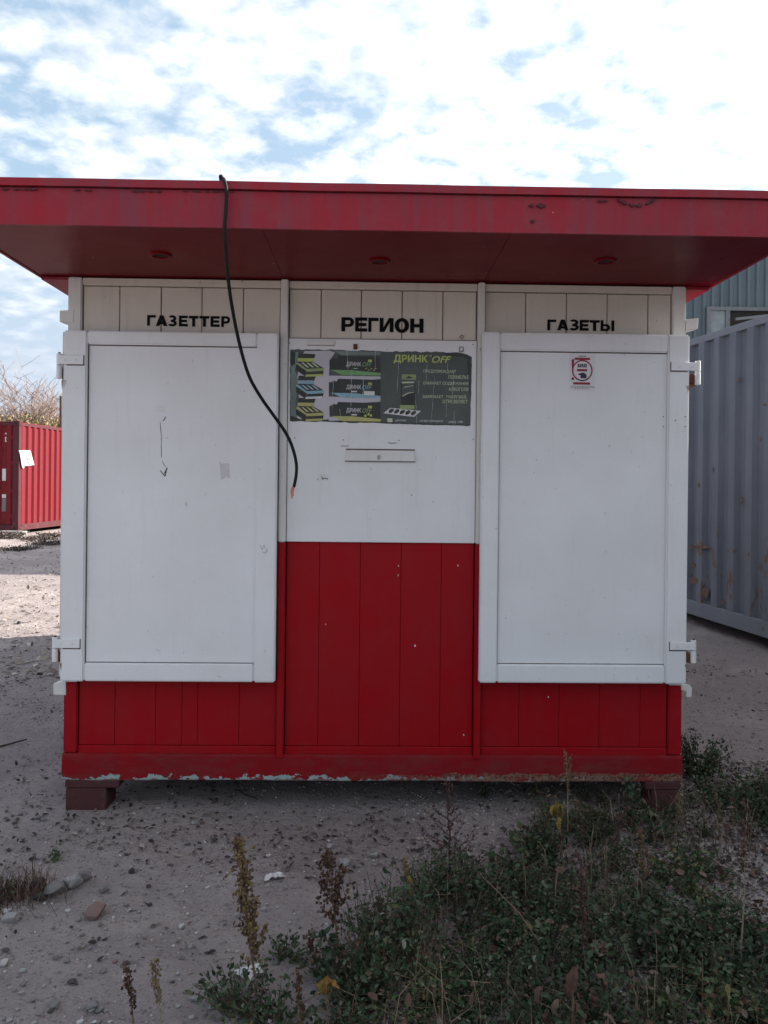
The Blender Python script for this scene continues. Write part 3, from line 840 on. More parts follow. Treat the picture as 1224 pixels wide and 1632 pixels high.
TAPE = flat('torn_paper_backing', (0.50, 0.50, 0.49), 0.6, 0.1)
PD = -0.0155                                     # the sheet's face; prints lie on it in steps
porg = (K(607, 678, PD)[0], PD, K(607, 678, PD)[1])
poster = empty('poster', kw(*porg), TH)
tag(poster, 'weathered grey green advertising poster with product boxes above the slot cover', 'poster')


def pp_(name, mat, pts, layer=0, th=0.0004):
    d = PD - 0.0005 * layer
    return MB().prism([K(*p, d) for p in pts], d - 0.0001, d + th).build(name, mat, poster, org=porg)


def jag(pts, amp, seed, step=6):
    """polygon whose long edges are torn a little"""
    r = random.Random(seed); out = []
    for (x0, y0), (x1, y1) in zip(pts, pts[1:] + pts[:1]):
        L = math.hypot(x1 - x0, y1 - y0); n_ = max(1, int(L / step))
        for k in range(n_):
            t = k / n_; a = amp if k else 0
            out.append((x0 + (x1 - x0) * t + r.uniform(-a, a) * .5, y0 + (y1 - y0) * t + r.uniform(-a, a)))
    return out


pp_('sheet', P_DARK, jag([(462.5, 557), (540, 557.5), (600, 559.5), (700, 561), (738, 563), (752, 569), (751, 620), (749.5, 678.5), (680, 677), (607, 674.5), (530, 672.5), (462, 671)], 1.0, 3), 0, 0.001)
pp_('pale_field', P_LIGHT, [(486, 559.5), (526, 559), (534, 562), (526, 573), (524, 600), (606.5, 600), (606.5, 603), (524, 608), (524, 640), (606, 642), (530, 640), (524, 668), (500, 670.5), (470, 670), (477, 640), (474, 600), (478, 570)], 1)
pp_('pale_band', P_LIGHT, [(524, 598.5), (606.5, 600), (606.5, 604), (560, 608), (524, 609)], 2)
pp_('pale_band', P_LIGHT, [(524, 632), (606.5, 635), (606, 640), (560, 643), (524, 645)], 2)
pp_('pale_band', P_LIGHT, [(524, 664), (560, 669), (524, 671)], 2)
pp_('teal_fade', P_TEAL, [(464, 561), (476, 561), (470, 590), (477, 610), (471, 640), (474, 669), (463.5, 669)], 2)
pp_('teal_fade', P_TEAL, [(530, 559), (606, 561), (606, 566), (545, 566)], 2)
# stacked trays at the left
for (oy, cm, tone) in ((0, P_LIMED, P_LIME), (35.5, P_BLUE, P_BLUE), (71, P_YEL, P_YEL)):
    s_ = lambda pts: [(x, y + oy) for x, y in pts]
    pp_('tray_lid', P_BLACK, s_([(476, 563), (503, 564.5), (501, 571), (475, 570.5)]), 3)
    pp_('tray_band', tone, s_([(474.5, 570.5), (501, 571.5), (500, 576.5), (474, 576)]), 3)
    pp_('tray_top', P_BLACK, s_([(474, 576), (499, 576.5), (516.5, 587), (489, 588.5)]), 3)
    pp_('tray_edge', cm, s_([(473, 577), (489, 588), (489, 591), (472, 580)]), 4)
    pp_('tray_side', P_BLACK, s_([(472, 580), (489, 591.5), (486, 599.5), (472, 590)]), 3)
    pp_('tray_front', cm, s_([(489, 588), (516.5, 586.5), (516, 591), (489, 592.5)]), 4)
    pp_('tray_front', P_BLACK, s_([(489, 592.5), (516, 591), (514, 599), (486, 600)]), 3)
    pp_('tray_base', tone if oy != 35.5 else P_WHITE, s_([(488, 597), (514, 596), (513.5, 599.5), (486, 600.3)]), 4)
    for k in range(3):
        xx = 480 + k * 8
        pp_('tray_slot', cm if oy else P_GREYT, s_([(xx, 577.8), (xx + 3.2, 577.8), (xx + 13, 585.4), (xx + 9.4, 585.6)]), 5)
        pp_('tray_slot', P_WHITE, s_([(xx + 4, 580.4), (xx + 5, 580.4), (xx + 10, 584.5), (xx + 8.6, 584.6)]), 6)
# three long boxes
for (oy, cm, tm) in ((0, P_GREEN, P_GREEN), (36.5, P_BLUE, P_BLUET), (73.5, P_YEL, P_LIMED)):
    s_ = lambda pts: [(x, y + oy) for x, y in pts]
    pp_('box_face', P_BLACK, s_([(525, 574), (533, 570), (536, 572), (539, 567), (606, 569), (606.5, 594), (530, 590), (525, 588)]), 3)
    pp_('box_foot', cm, s_([(527, 589.5), (562, 590), (606.8, 594.5), (606.5, 598.5), (545, 597.5), (534, 592)]), 4)
    pp_('box_tab', P_LIME if oy != 36.5 else P_YEL, s_([(587, 573), (593, 573.5), (592.5, 577), (586.5, 576.5)]), 4)
    letters('ДРИНК', 552, 575.5, 576.8 + oy, 585 + oy, PD - 0.0025, P_WHITE, poster, 'print', bold=0.01, org=porg)
    letters('OFF', 577.5, 592.5, 577.2 + oy, 584.6 + oy, PD - 0.0025, tm if tm != P_BLUET else P_BLUE, poster, 'print', shear=0.25, org=porg, bold=0.004)
    if oy: pp_('box_print', P_WHITE, s_([(560, 586.3), (569, 586.5), (569, 588.6), (560, 588.4)]), 4)
    else: pp_('box_print', P_GREYT, s_([(563, 586.6), (570, 586.8), (570, 587.8), (563, 587.6)]), 4)
pp_('box_label', P_WHITE, [(580, 623), (597, 623.8), (597, 630), (580, 629.4)], 5)
for k, (x, y) in enumerate(((582, 587.5), (586, 590), (590, 588), (594, 590.2), (597, 587.6))):
    pp_('flourish', P_LIME, [(x, y), (x + 3, y - 1.2), (x + 3.4, y - .4), (x + .5, y + .8)], 5)
for k, (x, y) in enumerate(((580, 662.5), (585, 660), (589, 662))):
    pp_('flourish', P_LIME, [(x, y), (x + 3, y - 2.4), (x + 4.4, y + 1.4), (x + 1, y + 2)], 5)
# right half
letters('ДРИНК', 627.5, 682, 565.5, 579.5, PD - 0.001, P_LIME, poster, 'print', bold=0.03, org=porg)
letters('OFF', 688.5, 719, 567.5, 578.5, PD - 0.001, P_LIME, poster, 'print', bold=0.016, shear=0.3, org=porg)
o_ = K(686, 567.3, PD)
MB().tube([(o_[0] + .0045 * math.cos(t), PD - 0.0008, o_[1] + .0045 * math.sin(t)) for t in np.linspace(0, 2 * math.pi, 13)], 0.0009, 4, cap=False).build('degree_ring', P_WHITE, poster, org=porg)
for s_, a, b_, y in (('ПРЕДУПРЕЖДАЕТ', 675, 727, 592.3), ('ПОХМЕЛЬЕ', 714.5, 747, 601), ('СНИЖАЕТ СОДЕРЖАНИЕ', 674, 747, 611.3), ('АЛКОГОЛЯ', 715, 746.5, 620.3),
                      ('ЗАРЯЖАЕТ  ЭНЕРГИЕЙ,', 673.5, 744.5, 631.5), ('ОТРЕЗВЛЯЕТ', 705.5, 745.5, 640)):
    letters(s_, a, b_, y - 2.9, y + 2.9 + (1.2 if ',' in s_ else 0), PD - 0.001, P_GREYT, poster, 'print', bold=0.012, org=porg)
pp_('packet', P_BLACK, [(639, 610), (662, 610.5), (662.5, 646), (638.5, 645)], 1)
pp_('packet_film', P_DARK, [(641, 612), (660, 612), (661, 624), (648, 629), (640, 633)], 2)
pp_('packet_header', P_LIMED, [(640.5, 596.5), (663, 597), (663, 605.5), (640, 604.5)], 2)
pp_('hang_hole', P_BLACK, [(645, 602), (650, 600.2), (652, 599.2), (654, 600.3), (659, 602.4), (652, 603.4)], 3)
pp_('packet_foot', P_LIMED, [(637.5, 645.5), (660.5, 646), (660.5, 652.5), (637, 652)], 2)
pp_('packet_glint', P_GREYT, [(640, 608.5), (660, 608), (660, 610.5), (641, 611)], 3)
pp_('packet_glint', P_GREYT, [(643, 617), (659, 614), (659, 614.8), (644, 618)], 3)
pp_('packet_glint', P_GREYT, [(641, 631), (650, 626), (660, 624.5), (660, 625.3), (651, 627), (642, 632)], 3)
pp_('blister', P_WHITE, [(622, 650), (671, 655), (660, 664.5), (611, 658.5)], 3)
for k in range(5):
    x, y = 623.5 + k * 8.9, 654.3 + k * 0.9
    pp_('tablet', P_BLACK, [(x - 4.5, y + 2.6), (x - 3.5, y - 0.6), (x + 0.5, y - 3.2), (x + 4, y - 2.6), (x + 4, y + 0.4), (x + .5, y + 3.4), (x - 3, y + 4.2)], 4)
    pp_('tablet_glint', P_DARK, [(x - .5, y + .4), (x + 2.4, y - 1.6), (x + 3, y - .6), (x, y + 1.4)], 5)
pp_('logo_block', P_GREYT, [(617.5, 666.5), (625.5, 667), (625.5, 673), (617.5, 672.6)], 1)
letters('ОТДЕЛ ПРОДАЖ', 669, 706, 669.5, 672.8, PD - 0.001, P_WHITE, poster, 'print', bold=0.012, org=porg)
letters('(705) 178', 715, 737, 671, 675, PD - 0.001, P_WHITE, poster, 'print', bold=0.012, org=porg)
letters('ДРИНК', 629, 648, 668.6, 672.0, PD - 0.001, P_WHITE, poster, 'print', bold=0.006, shear=0.3, org=porg)
pp_('lower_edge', P_BLACK, jag([(607, 672.8), (680, 675.3), (749.5, 677), (749.5, 678.3), (680, 677), (607, 674.4)], .5, 7), 2)
pp_('worn_edge', P_BLACK, jag([(744, 575), (750.5, 573), (749.8, 640), (747, 612), (748.5, 600), (745, 592)], .8, 8), 1)
pp_('worn_edge', P_BLACK, jag([(704, 561), (738, 563.4), (751, 569), (751, 574), (738, 569), (724, 568), (712, 566)], 1.0, 9), 2)
pp_('worn_edge', P_BLACK, jag([(463.5, 663), (468, 664), (478, 668), (520, 670), (606, 672), (606, 674), (520, 672), (463.5, 670.5)], .8, 10), 2)
pp_('worn_edge', P_BLACK, jag([(463.5, 560), (471, 562), (470, 580), (464, 584)], .9, 11), 4)
# creases where the print has cracked white
rr = random.Random(12)
for (x, y0, y1, lean) in ((636, 565, 626, -3), (681, 580, 608, -2), (693, 600, 674, -6), (712, 640, 664, -1), (724, 590, 628, -3), (668, 606, 628, -1), (662, 628, 675, 2),
                          (553, 558, 588, 1.5), (561, 588, 648, -2), (580, 594, 640, -2.5), (598, 560, 590, 0), (531, 600, 652, -1), (714, 578, 590, -1), (724, 655, 678, -1), (541, 652, 668, 2)):
    n_ = max(4, int((y1 - y0) / 6)); L = []; R = []
    for k in range(n_ + 1):
        t = k / n_; xx = x + lean * t + rr.uniform(-.45, .45); wd = 0.30 * rr.uniform(.2, 1)
        L.append((xx - wd, y0 + (y1 - y0) * t)); R.append((xx + wd, y0 + (y1 - y0) * t))
    pp_('crease', TAPE if x > 607 else P_WHITE, L + R[::-1], 7, 0.0003)

# ------------------------------------------------------------------ emblem sticker on the right shutter
SD = -0.0588
S_RED = flat('sticker_red', (0.30, 0.02, 0.05), 0.5, 0.15)
S_PAPER = flat('sticker_paper', (0.66, 0.64, 0.66), 0.5, 0.03)
S_INK = flat('sticker_black', (0.035, 0.03, 0.045), 0.5, 0.1)
sorg = (K(928, 625, SD)[0], SD, K(928, 625, SD)[1])
stk = empty('sticker', kw(*sorg), TH)
tag(stk, 'small square sticker with round red and black emblem on white shutter', 'sticker')


def ss(name, mat, pts, layer=0):
    d = SD - 0.0004 * layer
    return MB().prism([K(*p, d) for p in pts], d - 0.0001, d + 0.0003).build(name, mat, stk, org=sorg)


ss('paper', S_PAPER, [(908, 562.5), (949, 563.5), (948, 624.5), (906, 622.5)], 0)
ss('red_bar', S_RED, [(916, 569.8), (940.5, 570.3), (940.5, 574), (916, 573.5)], 1)
ss('red_bar', S_RED, [(919.5, 588), (935.8, 588.3), (935.8, 592), (919.5, 591.8)], 1)
ss('red_bar', S_RED, [(913.5, 609), (940.5, 609.5), (940.5, 613.3), (913.5, 612.8)], 1)
ss('exclamation_stroke', S_RED, [(911, 573.5), (915.5, 571.5), (914.8, 580), (913.8, 594), (912.2, 594), (911.2, 585)], 1)
c_ = (912.8, 603.5); ss('exclamation_dot', S_RED, [(c_[0] + 2.4 * math.cos(t), c_[1] + 2.4 * math.sin(t)) for t in np.linspace(0, 6.28, 11)[:-1]], 1)
ring = []
for i in range(28):
    t0, t1 = 2 * math.pi * i / 28, 2 * math.pi * (i + 1) / 28
    q = [(928 + r * math.cos(t), 590.5 + r * 1.03 * math.sin(t)) for r, t in ((16.6, t0), (16.6, t1), (14.4, t1), (14.4, t0))]
    ring.append(q)
mr = MB(); mk = MB()
for i, q in enumerate(ring):
    tgt = mk if 4 <= i <= 9 else mr
    tgt.prism([K(*p, SD - .0004) for p in q], SD - .0006, SD - .0001)
mr.build('emblem_ring', S_RED, stk, org=sorg); mk.build('emblem_ring', S_INK, stk, org=sorg)
ss('dark_head', S_INK, [(921, 597), (925, 594.5), (929, 593.8), (933, 595.3), (935, 598.5), (934.6, 603), (926, 603), (924.4, 600.8), (926, 598.5), (923, 598)], 2)
for k in range(5): ss('emblem_print', S_INK, [(920.8 + 3 * k, 579.8 + (k % 2)), (923.2 + 3 * k, 579.6), (923.0 + 3 * k, 585.5), (920.8 + 3 * k, 585.8)], 1)
for k in range(6): ss('small_print', S_INK, [(922 + 2.1 * k, 567), (923.3 + 2.1 * k, 567), (923.3 + 2.1 * k, 568.8), (922 + 2.1 * k, 568.8)], 1)
for row, (a, b_) in enumerate(((909.5, 946), (910, 946), (915, 938))):
    x = a; rr = random.Random(row)
    while x < b_:
        wd = rr.uniform(1.2, 3.0); ss('small_print', S_INK, [(x, 615 + row * 2.1), (x + wd, 615.05 + row * 2.1), (x + wd, 615.9 + row * 2.1), (x, 615.85 + row * 2.1)], 1); x += wd + 0.9

# pen arrow, tape marks and scribbles on the left shutter and middle board
def stroke(name, pts, wpx, d, mat, parent, seed=1):
    m = MB(); r = random.Random(seed)
    for (x0, y0), (x1, y1) in zip(pts, pts[1:]):
        dx, dy = x1 - x0, y1 - y0; L = math.hypot(dx, dy) or 1; nx_, ny_ = -dy / L, dx / L
        wa, wb = wpx * r.uniform(.35, .6), wpx * r.uniform(.35, .6)
        m.prism([K(x0 + nx_ * wa, y0 + ny_ * wa, d), K(x1 + nx_ * wb, y1 + ny_ * wb, d), K(x1 - nx_ * wb, y1 - ny_ * wb, d), K(x0 - nx_ * wa, y0 - ny_ * wa, d)], d - 0.0002, d + 0.0003)
    return m.build(name, mat, parent)


PL = -0.0582
stroke('pen_arrow', [(255.2, 673), (256.2, 685), (257.5, 697), (257, 710), (257.3, 729)], 1.0, PL, INK, left)
stroke('pen_arrow', [(258.5, 734), (261, 740), (264.5, 744)], 0.9, PL, INK, left)
stroke('pen_arrow', [(264.5, 664), (260, 671)], 1.6, PL, INK, left)
stroke('pen_arrow', [(255, 749.5), (263, 759), (266.5, 745), (262, 755)], 1.7, PL, INK, left)
TAPEM = flat('tape_residue', (0.55, 0.53, 0.54), 0.35, 0.12, (0.48, 0.46, 0.47), 60)
TAPEL = flat('faint_tape_residue', (0.66, 0.655, 0.64), 0.35, 0.06)


def patch(name, pts, d, mat, parent):
    return MB().prism([K(*p, d) for p in pts], d - 0.0002, d + 0.0003).build(name, mat, parent)


patch('tape_residue', [(350.5, 739), (365, 738), (367, 761), (364, 763), (362, 759), (357, 763), (352, 764)], PL, TAPEM, left)
patch('tape_residue', [(247, 648), (264, 647), (264, 657), (248, 656)], PL, TAPEL, left)
SCR = flat('grey_scribble', (0.42, 0.42, 0.43), 0.6, 0.1)
stroke('scribble', [(415, 869), (418, 876), (421, 868), (423, 874)], 1.2, D - 0.0002, SCR, left)
stroke('scribble', [(418, 879), (423, 882), (426, 874), (425, 881)], 1.2, D - 0.0002, SCR, left)
BD = -0.0143
stroke('paint_crack', [(543, 711), (547, 710.6), (552, 711.2), (556, 710.4)], 1.1, BD, GRIME, board)
stroke('paint_crack', [(618, 705.6), (624, 706.4), (633, 706)], 1.2, BD, GRIME, board)
patch('sticker_scrap', [(507, 756), (522, 755), (523, 766), (506, 766)], BD, TAPEL, board)
stroke('scribble', [(513, 759), (514, 764), (517, 762), (523, 763.5)], 1.5, BD - .0004, INK, board)
stroke('scribble', [(505, 765), (507, 763)], 0.9, BD - .0004, INK, board)

# ------------------------------------------------------------------ cable over the roof edge
cab = []
def clocal(px, py, d):
    x, z = K(px, py, d); return kw(x, d, z)
base = kw(K(352, 300, -0.5)[0], -0.3, ZTOP + 0.012)
pts = [kw(-0.72, 0.55, ZTOP + 0.012), kw(-0.66, 0.2, ZTOP + 0.012), kw(-0.64, -0.25, ZTOP + 0.014), clocal(352.5, 288.5, -0.745), clocal(354.5, 284.2, -0.775), clocal(358, 289, -0.800), clocal(361, 305, -0.806),
       clocal(360, 335, -0.800), clocal(358, 365, -0.795), clocal(359.5, 400, -0.77), clocal(363, 440, -0.73), clocal(370, 490, -0.66), clocal(381, 545, -0.58), clocal(396, 597, -0.50), clocal(415, 632, -0.43),
       clocal(436, 662, -0.37), clocal(453, 686, -0.33), clocal(465, 710, -0.30), clocal(472, 737, -0.28), clocal(472, 757, -0.27), clocal(468.5, 776, -0.265)]
def catmull(P, n=6):
    P = [P[0]] + P + [P[-1]]; out = []
    for i in range(1, len(P) - 2):
        for k in range(n):
            t = k / n; a, b2, c2, d2 = P[i - 1], P[i], P[i + 1], P[i + 2]
            out.append(0.5 * ((2 * b2) + (c2 - a) * t + (2 * a - 5 * b2 + 4 * c2 - d2) * t * t + (3 * b2 - a - 3 * c2 + d2) * t ** 3))
    out.append(P[-2]); return out
cpts = catmull(pts)
corg = tuple(pts[-1])
cable = empty('cable', corg)
tag(cable, 'black cable looped over the roof edge and dangling before the kiosk', 'cable')
MB().tube(cpts, 0.0068, 8).build('sheath', RUBBER, cable, org=corg, smooth=True)
e0, e1, e2 = clocal(468.5, 776, -.265), clocal(464.5, 784, -.262), clocal(465, 795, -.262)
MB().tube([e0, (e0 + e1) / 2 + Vector((-.002, 0, .004)), e1, e2], [0.0055, 0.0062, 0.0052, 0.003], 6).build('bare_end', COPPER, cable, org=corg)
MB().tube([e0, e1 + Vector((0.006, 0, 0)), clocal(467, 791, -.262)], [0.004, 0.004, 0.0026], 5).build('bare_end', COPPER, cable, org=corg)

# ------------------------------------------------------------------ shipping containers
def cont_paint(name, base, faded, rust_amt, low=0.9):
    m, b, p, co = new_mat(name)
    s3 = b.n('ShaderNodeSeparateXYZ', i_0=co)
    big = b.noise(co, 1.7, 5, 0.6); st = b.noise(b.mapping(co, (7, 7, 0.8)), 1.5, 6, 0.65)
    c = b.mix(b.math('ADD', b.math('MULTIPLY', b.ramp(big, [(0.35, 0.0), (0.7, 1.0)]), 0.5), b.math('MULTIPLY', b.ramp(st, [(0.45, 0.0), (0.75, 1.0)]), 0.5)), base, faded)
    lowf = b.ramp(b.math('DIVIDE', s3.outputs[2], 2.6), [(0.0, 1.0), (0.28, 0.75), (0.42, 0.0)])
    rn = b.noise(b.mapping(co, (1, 1, 0.45)), 9.5, 6, 0.66, 0.5)
    thr = b.math('ADD', rn, b.math('MULTIPLY', lowf, rust_amt))
    c = b.mix(b.math('MULTIPLY', b.ramp(thr, [(0.70, 0.0), (0.735, 1.0)]), 0.9), c, b.mix(b.noise(co, 40, 4, 0.7), (0.065, 0.032, 0.023), (0.14, 0.085, 0.065)))
    c = b.mix(b.math('MULTIPLY', b.ramp(b.noise(co, 30, 5, 0.7), [(0.5, 0.0), (0.8, 1.0)]), 0.2), c, b.mix(0.5, c, (0.15, 0.13, 0.12)))
    p.inputs['Specular IOR Level'].default_value = 0.25
    b.put(p.inputs['Base Color'], c); p.inputs['Roughness'].default_value = 0.6
    bump(b, p, b.noise(co, 20, 5, 0.6), 0.12, 0.01)
    return m


def corrugated(mb, length, z0, z1, depth, period, flat_out, slope):
    """trapezoid sheet along +x, ridges towards -y"""
    xs = [0.0]; ys = [0.0]; x = 0.0; i = 0
    while x < length:
        for dx, dy in ((slope, -depth), (flat_out, -depth), (slope, 0), (period - flat_out - 2 * slope, 0)):
            x += dx; xs.append(min(x, length)); ys.append(dy)
            if x >= length: break
    n_ = len(xs)
    vs = [(a, b2, z0) for a, b2 in zip(xs, ys)] + [(a, b2, z1) for a, b2 in zip(xs, ys)]
    mb.add(vs, [(k, k + 1, n_ + k + 1, n_ + k) for k in range(n_ - 1) if xs[k + 1] > xs[k]])
    return mb


def container(name, loc, rz, L, Wd, H, paint, framep, label, doors_at=0):
    """local: long visible side along +x at y=0 facing -y, body towards +y"""
    c = empty(name, loc, rz); tag(c, label, 'container')
    corrugated(MB(), L - 0.2, 0.16, H - 0.11, 0.044, 0.278, 0.10, 0.036).build('side_panel', paint, c).location = (0.1, 0.042, 0)
    o = corrugated(MB(), L - 0.2, 0.16, H - 0.11, 0.044, 0.278, 0.10, 0.036).build('side_panel', paint, c)
    o.location = (L - 0.1, Wd - 0.042, 0); o.rotation_euler = (0, 0, math.pi)
    o = corrugated(MB(), Wd - 0.2, 0.16, H - 0.11, 0.036, 0.25, 0.09, 0.035).build('end_panel', paint, c)
    e = 0 if doors_at == 1 else 1
    o.location = (0.045, Wd - 0.1, 0) if e == 0 else (L - 0.045, 0.1, 0); o.rotation_euler = (0, 0, -math.pi / 2 if e == 0 else math.pi / 2)
    for y0 in (0.0, Wd - 0.06):
        MB().box(0.16, L - 0.16, y0, y0 + 0.06, H - 0.115, H - 0.045).build('top_rail', framep, c, bevel=0.004)
        MB().box(0.16, L - 0.16, y0 - 0.004, y0 + 0.06, 0.02, 0.165).build('bottom_rail', framep, c, bevel=0.004)
    for x0 in (0.0, L - 0.16):
        for y0 in (0.0, Wd - 0.16):
            MB().box(x0 + 0.006, x0 + 0.154, y0 + 0.006, y0 + 0.154, 0.12, H - 0.12).build('corner_post', framep, c, bevel=0.006)
            for z0 in (0.0, H - 0.12):
                f_ = MB().box(x0, x0 + 0.165, y0 - 0.003, y0 + 0.163, z0, z0 + 0.12).build('corner_casting', framep, c, bevel=0.01)
                zc = z0 + 0.06
                yy = y0 - 0.004 if y0 < 0.1 else y0 + 0.164
                MB().box(x0 + 0.055, x0 + 0.11, yy - 0.001, yy + 0.003, zc - 0.028, zc + 0.028).build('casting_hole', GAP, f_)
                xx = x0 - 0.001 if x0 < 0.1 else x0 + 0.166
                MB().box(xx - 0.001, xx + 0.002, y0 + 0.055, y0 + 0.11, zc - 0.028, zc + 0.028).build('casting_hole', GAP, f_)
        MB().box(x0 + 0.01, x0 + 0.15, 0.16, Wd - 0.16, H - 0.12, H - 0.02).build('header', framep, c, bevel=0.004)
        MB().box(x0 + 0.01, x0 + 0.15, 0.16, Wd - 0.16, 0.02, 0.15).build('threshold', framep, c, bevel=0.004)
    MB().box(0.06, L - 0.06, 0.05, Wd - 0.05, H - 0.06, H - 0.03).build('roof', paint, c)
    MB().box(0.1, L - 0.1, 0.06, Wd - 0.06, 0.08, 0.14).build('floor', GAP, c)
    return c


def cont_doors(c, L, Wd, H, paint, x):
    """double doors in the end at x = 0, facing -x"""
    half = (Wd - 0.36) / 2
    for k in range(2):
        y0 = 0.18 + k * half
        d_ = MB().box(x + 0.06, x + 0.10, y0 + 0.004, y0 + half - 0.004, 0.165, H - 0.135).build('door', paint, c, bevel=0.006)
        for zc in (0.42, 0.99, 1.56, 2.13):
            MB().hexa([(x + 0.035, y0 + .07, zc - .20), (x + 0.06, y0 + .04, zc - .22), (x + .035, y0 + half - .07, zc - .20), (x + .06, y0 + half - .04, zc - .22),
                       (x + 0.035, y0 + .07, zc + .20), (x + 0.06, y0 + .04, zc + .22), (x + .035, y0 + half - .07, zc + .20), (x + .06, y0 + half - .04, zc + .22)]).build('door_panel', paint, d_)
        for t in (0.28, 0.74):
            y = y0 + half * t
            r_ = MB().tube([(x + 0.012, y, 0.06), (x + 0.012, y, H - 0.04)], 0.017, 8).build('lock_rod', paint, d_)
            MB().box(x + 0.0, x + 0.035, y - 0.05, y + 0.05, 1.15, 1.20).build('rod_guide', paint, d_)
        yh = y0 - 0.0 if k == 0 else y0 + half
        for zc in (0.35, 0.95, 1.6, 2.2):
            MB().box(x + 0.02, x + 0.062, yh - 0.06, yh + 0.06, zc - 0.04, zc + 0.04).build('hinge', paint, d_, bevel=0.004)


# grey one at the right: its long side faces the kiosk
GREYC = cont_paint('grey_container_paint', (0.088, 0.102, 0.13), (0.135, 0.15, 0.18), 0.155)
GREYF = cont_paint('grey_container_frame', (0.125, 0.137, 0.165), (0.17, 0.18, 0.205), 0.06)
pa = at(1101, 979, 8.37); pb = Vector((pa.x + 0.15 * 1.2, pa.y - 1.2, 0))
dirv = Vector((-0.150, 1.0, 0)).normalized()          # the side runs away from us
GL = 12.19; GH = 2.92
# far end just behind the kiosk's edge; local +x runs towards the camera so that -y faces the kiosk
far = Vector((pa.x, pa.y, 0)) + dirv * 1.15
ang = math.atan2(-dirv.y, -dirv.x)
gz = pa.z - 0.02
grey = container('shipping_container', (far.x, far.y, gz), ang, GL, 2.44, GH, GREYC, GREYF, 'grey corrugated shipping container with rust spots beside the kiosk')
RPALE = simple('flaking_rust_scale', (0.075, 0.042, 0.032), 0.9, 0.3, 30, 0.5, col2=(0.15, 0.105, 0.088))
def on_grey(px, py):
    X, Z = ray(px, py); ca, sa = math.cos(ang), math.sin(ang); nx_, ny_ = sa, -ca
    t = (far.x * nx_ + far.y * ny_) / (X * nx_ + ny_); wx, wy = X * t - far.x, t - far.y
    return wx * ca + wy * sa, EYE + Z * t - gz
rg = random.Random(61)
for (px0, px1, py, hh) in ((1098, 1132, 872, 7), (1100, 1112, 925, 14), (1118, 1130, 945, 22), (1103, 1109, 900, 8), (1176, 1180, 605, 9), (1178, 1184, 795, 14), (1216, 1224, 645, 3), (1112, 1116, 772, 8), (1136, 1139, 748, 9), (1150, 1156, 960, 9), (1210, 1214, 700, 6)):
    n_ = 9; top, bot = [], []
    for k in range(n_ + 1):
        t = k / n_; px = px0 + (px1 - px0) * t; e = math.sin(math.pi * (.06 + .88 * t)); slope = (px - 1100) * 0.33 * (py - 755) / 220
        top.append((px, py - hh * e * rg.uniform(.25, .6))); bot.append((px, py + hh * e * rg.uniform(.25, .8)))
    q = [on_grey(*p) for p in top + bot[::-1]]
    MB().prism(q, -0.0045, 0.0).build('rust_patch', RPALE, grey)
# red one at the far left
REDC = cont_paint('red_container_paint', (0.155, 0.004, 0.0105), (0.135, 0.008, 0.0155), 0.06)
REDCF = cont_paint('red_container_frame', (0.075, 0.012, 0.018), (0.085, 0.03, 0.033), 0.10)
ra = at(29, 847, 18.9); rb = at(101, 836, 21.1)
rdir = Vector((rb.x - ra.x, rb.y - ra.y, 0)).normalized()
rang = math.atan2(rdir.y, rdir.x)                      # +x along the side; -y (right) faces the kiosk yard
red = container('shipping_container', (ra.x, ra.y, ra.z), rang, 6.06, 2.44, 2.59, REDC, REDCF, 'red corrugated shipping container with a paper sheet on its side', doors_at=1)
cont_doors(red, 6.06, 2.44, 2.59, REDC, 0.0)
rc, rs = math.cos(rang), math.sin(rang)


def text_on(s, org3, ux, uz, h, wd, mat, name, parent, off):
    v, f = text_mesh(s, 0.02)
    xs = [p[0] for p in v]; zs = [p[1] for p in v]; m = MB()
    m.add([Vector(org3) + Vector(ux) * ((p[0] - min(xs)) / (max(xs) - min(xs)) * wd) + Vector(uz) * ((p[1] - min(zs)) / (max(zs) - min(zs)) * h) for p in v], f)
    return m.build(name, mat, parent)


CW = simple('container_white_mark', (0.62, 0.60, 0.58), 0.6, 0.1, 30, 0.0)
CG = simple('container_grey_plate', (0.16, 0.16, 0.16), 0.5, 0.1, 30, 0.0)
# marks on the right-hand door (at the corner next to the visible side)
two = MB()                                       # figure 2 painted on the door
for (y0, y1, z0, z1) in ((.25, .36, 2.27, 2.30), (.25, .275, 2.21, 2.268), (.25, .36, 2.18, 2.208), (.335, .36, 2.122, 2.178), (.25, .36, 2.09, 2.12)): two.box(0.027, 0.032, y0, y1, z0, z1)
two.build('door_number', CW, red)
MB().box(0.026, 0.032, 0.33, 0.42, 1.18, 1.46).build('door_plate', CW, red)
MB().box(0.026, 0.032, 0.22, 0.42, 0.78, 0.86).build('door_plate', CW, red)
MB().box(0.026, 0.032, 0.22, 0.42, 0.46, 0.77).build('door_plate', CG, red)
MB().box(0.026, 0.032, 0.20, 0.28, 0.22, 0.28).build('door_plate', CW, red)
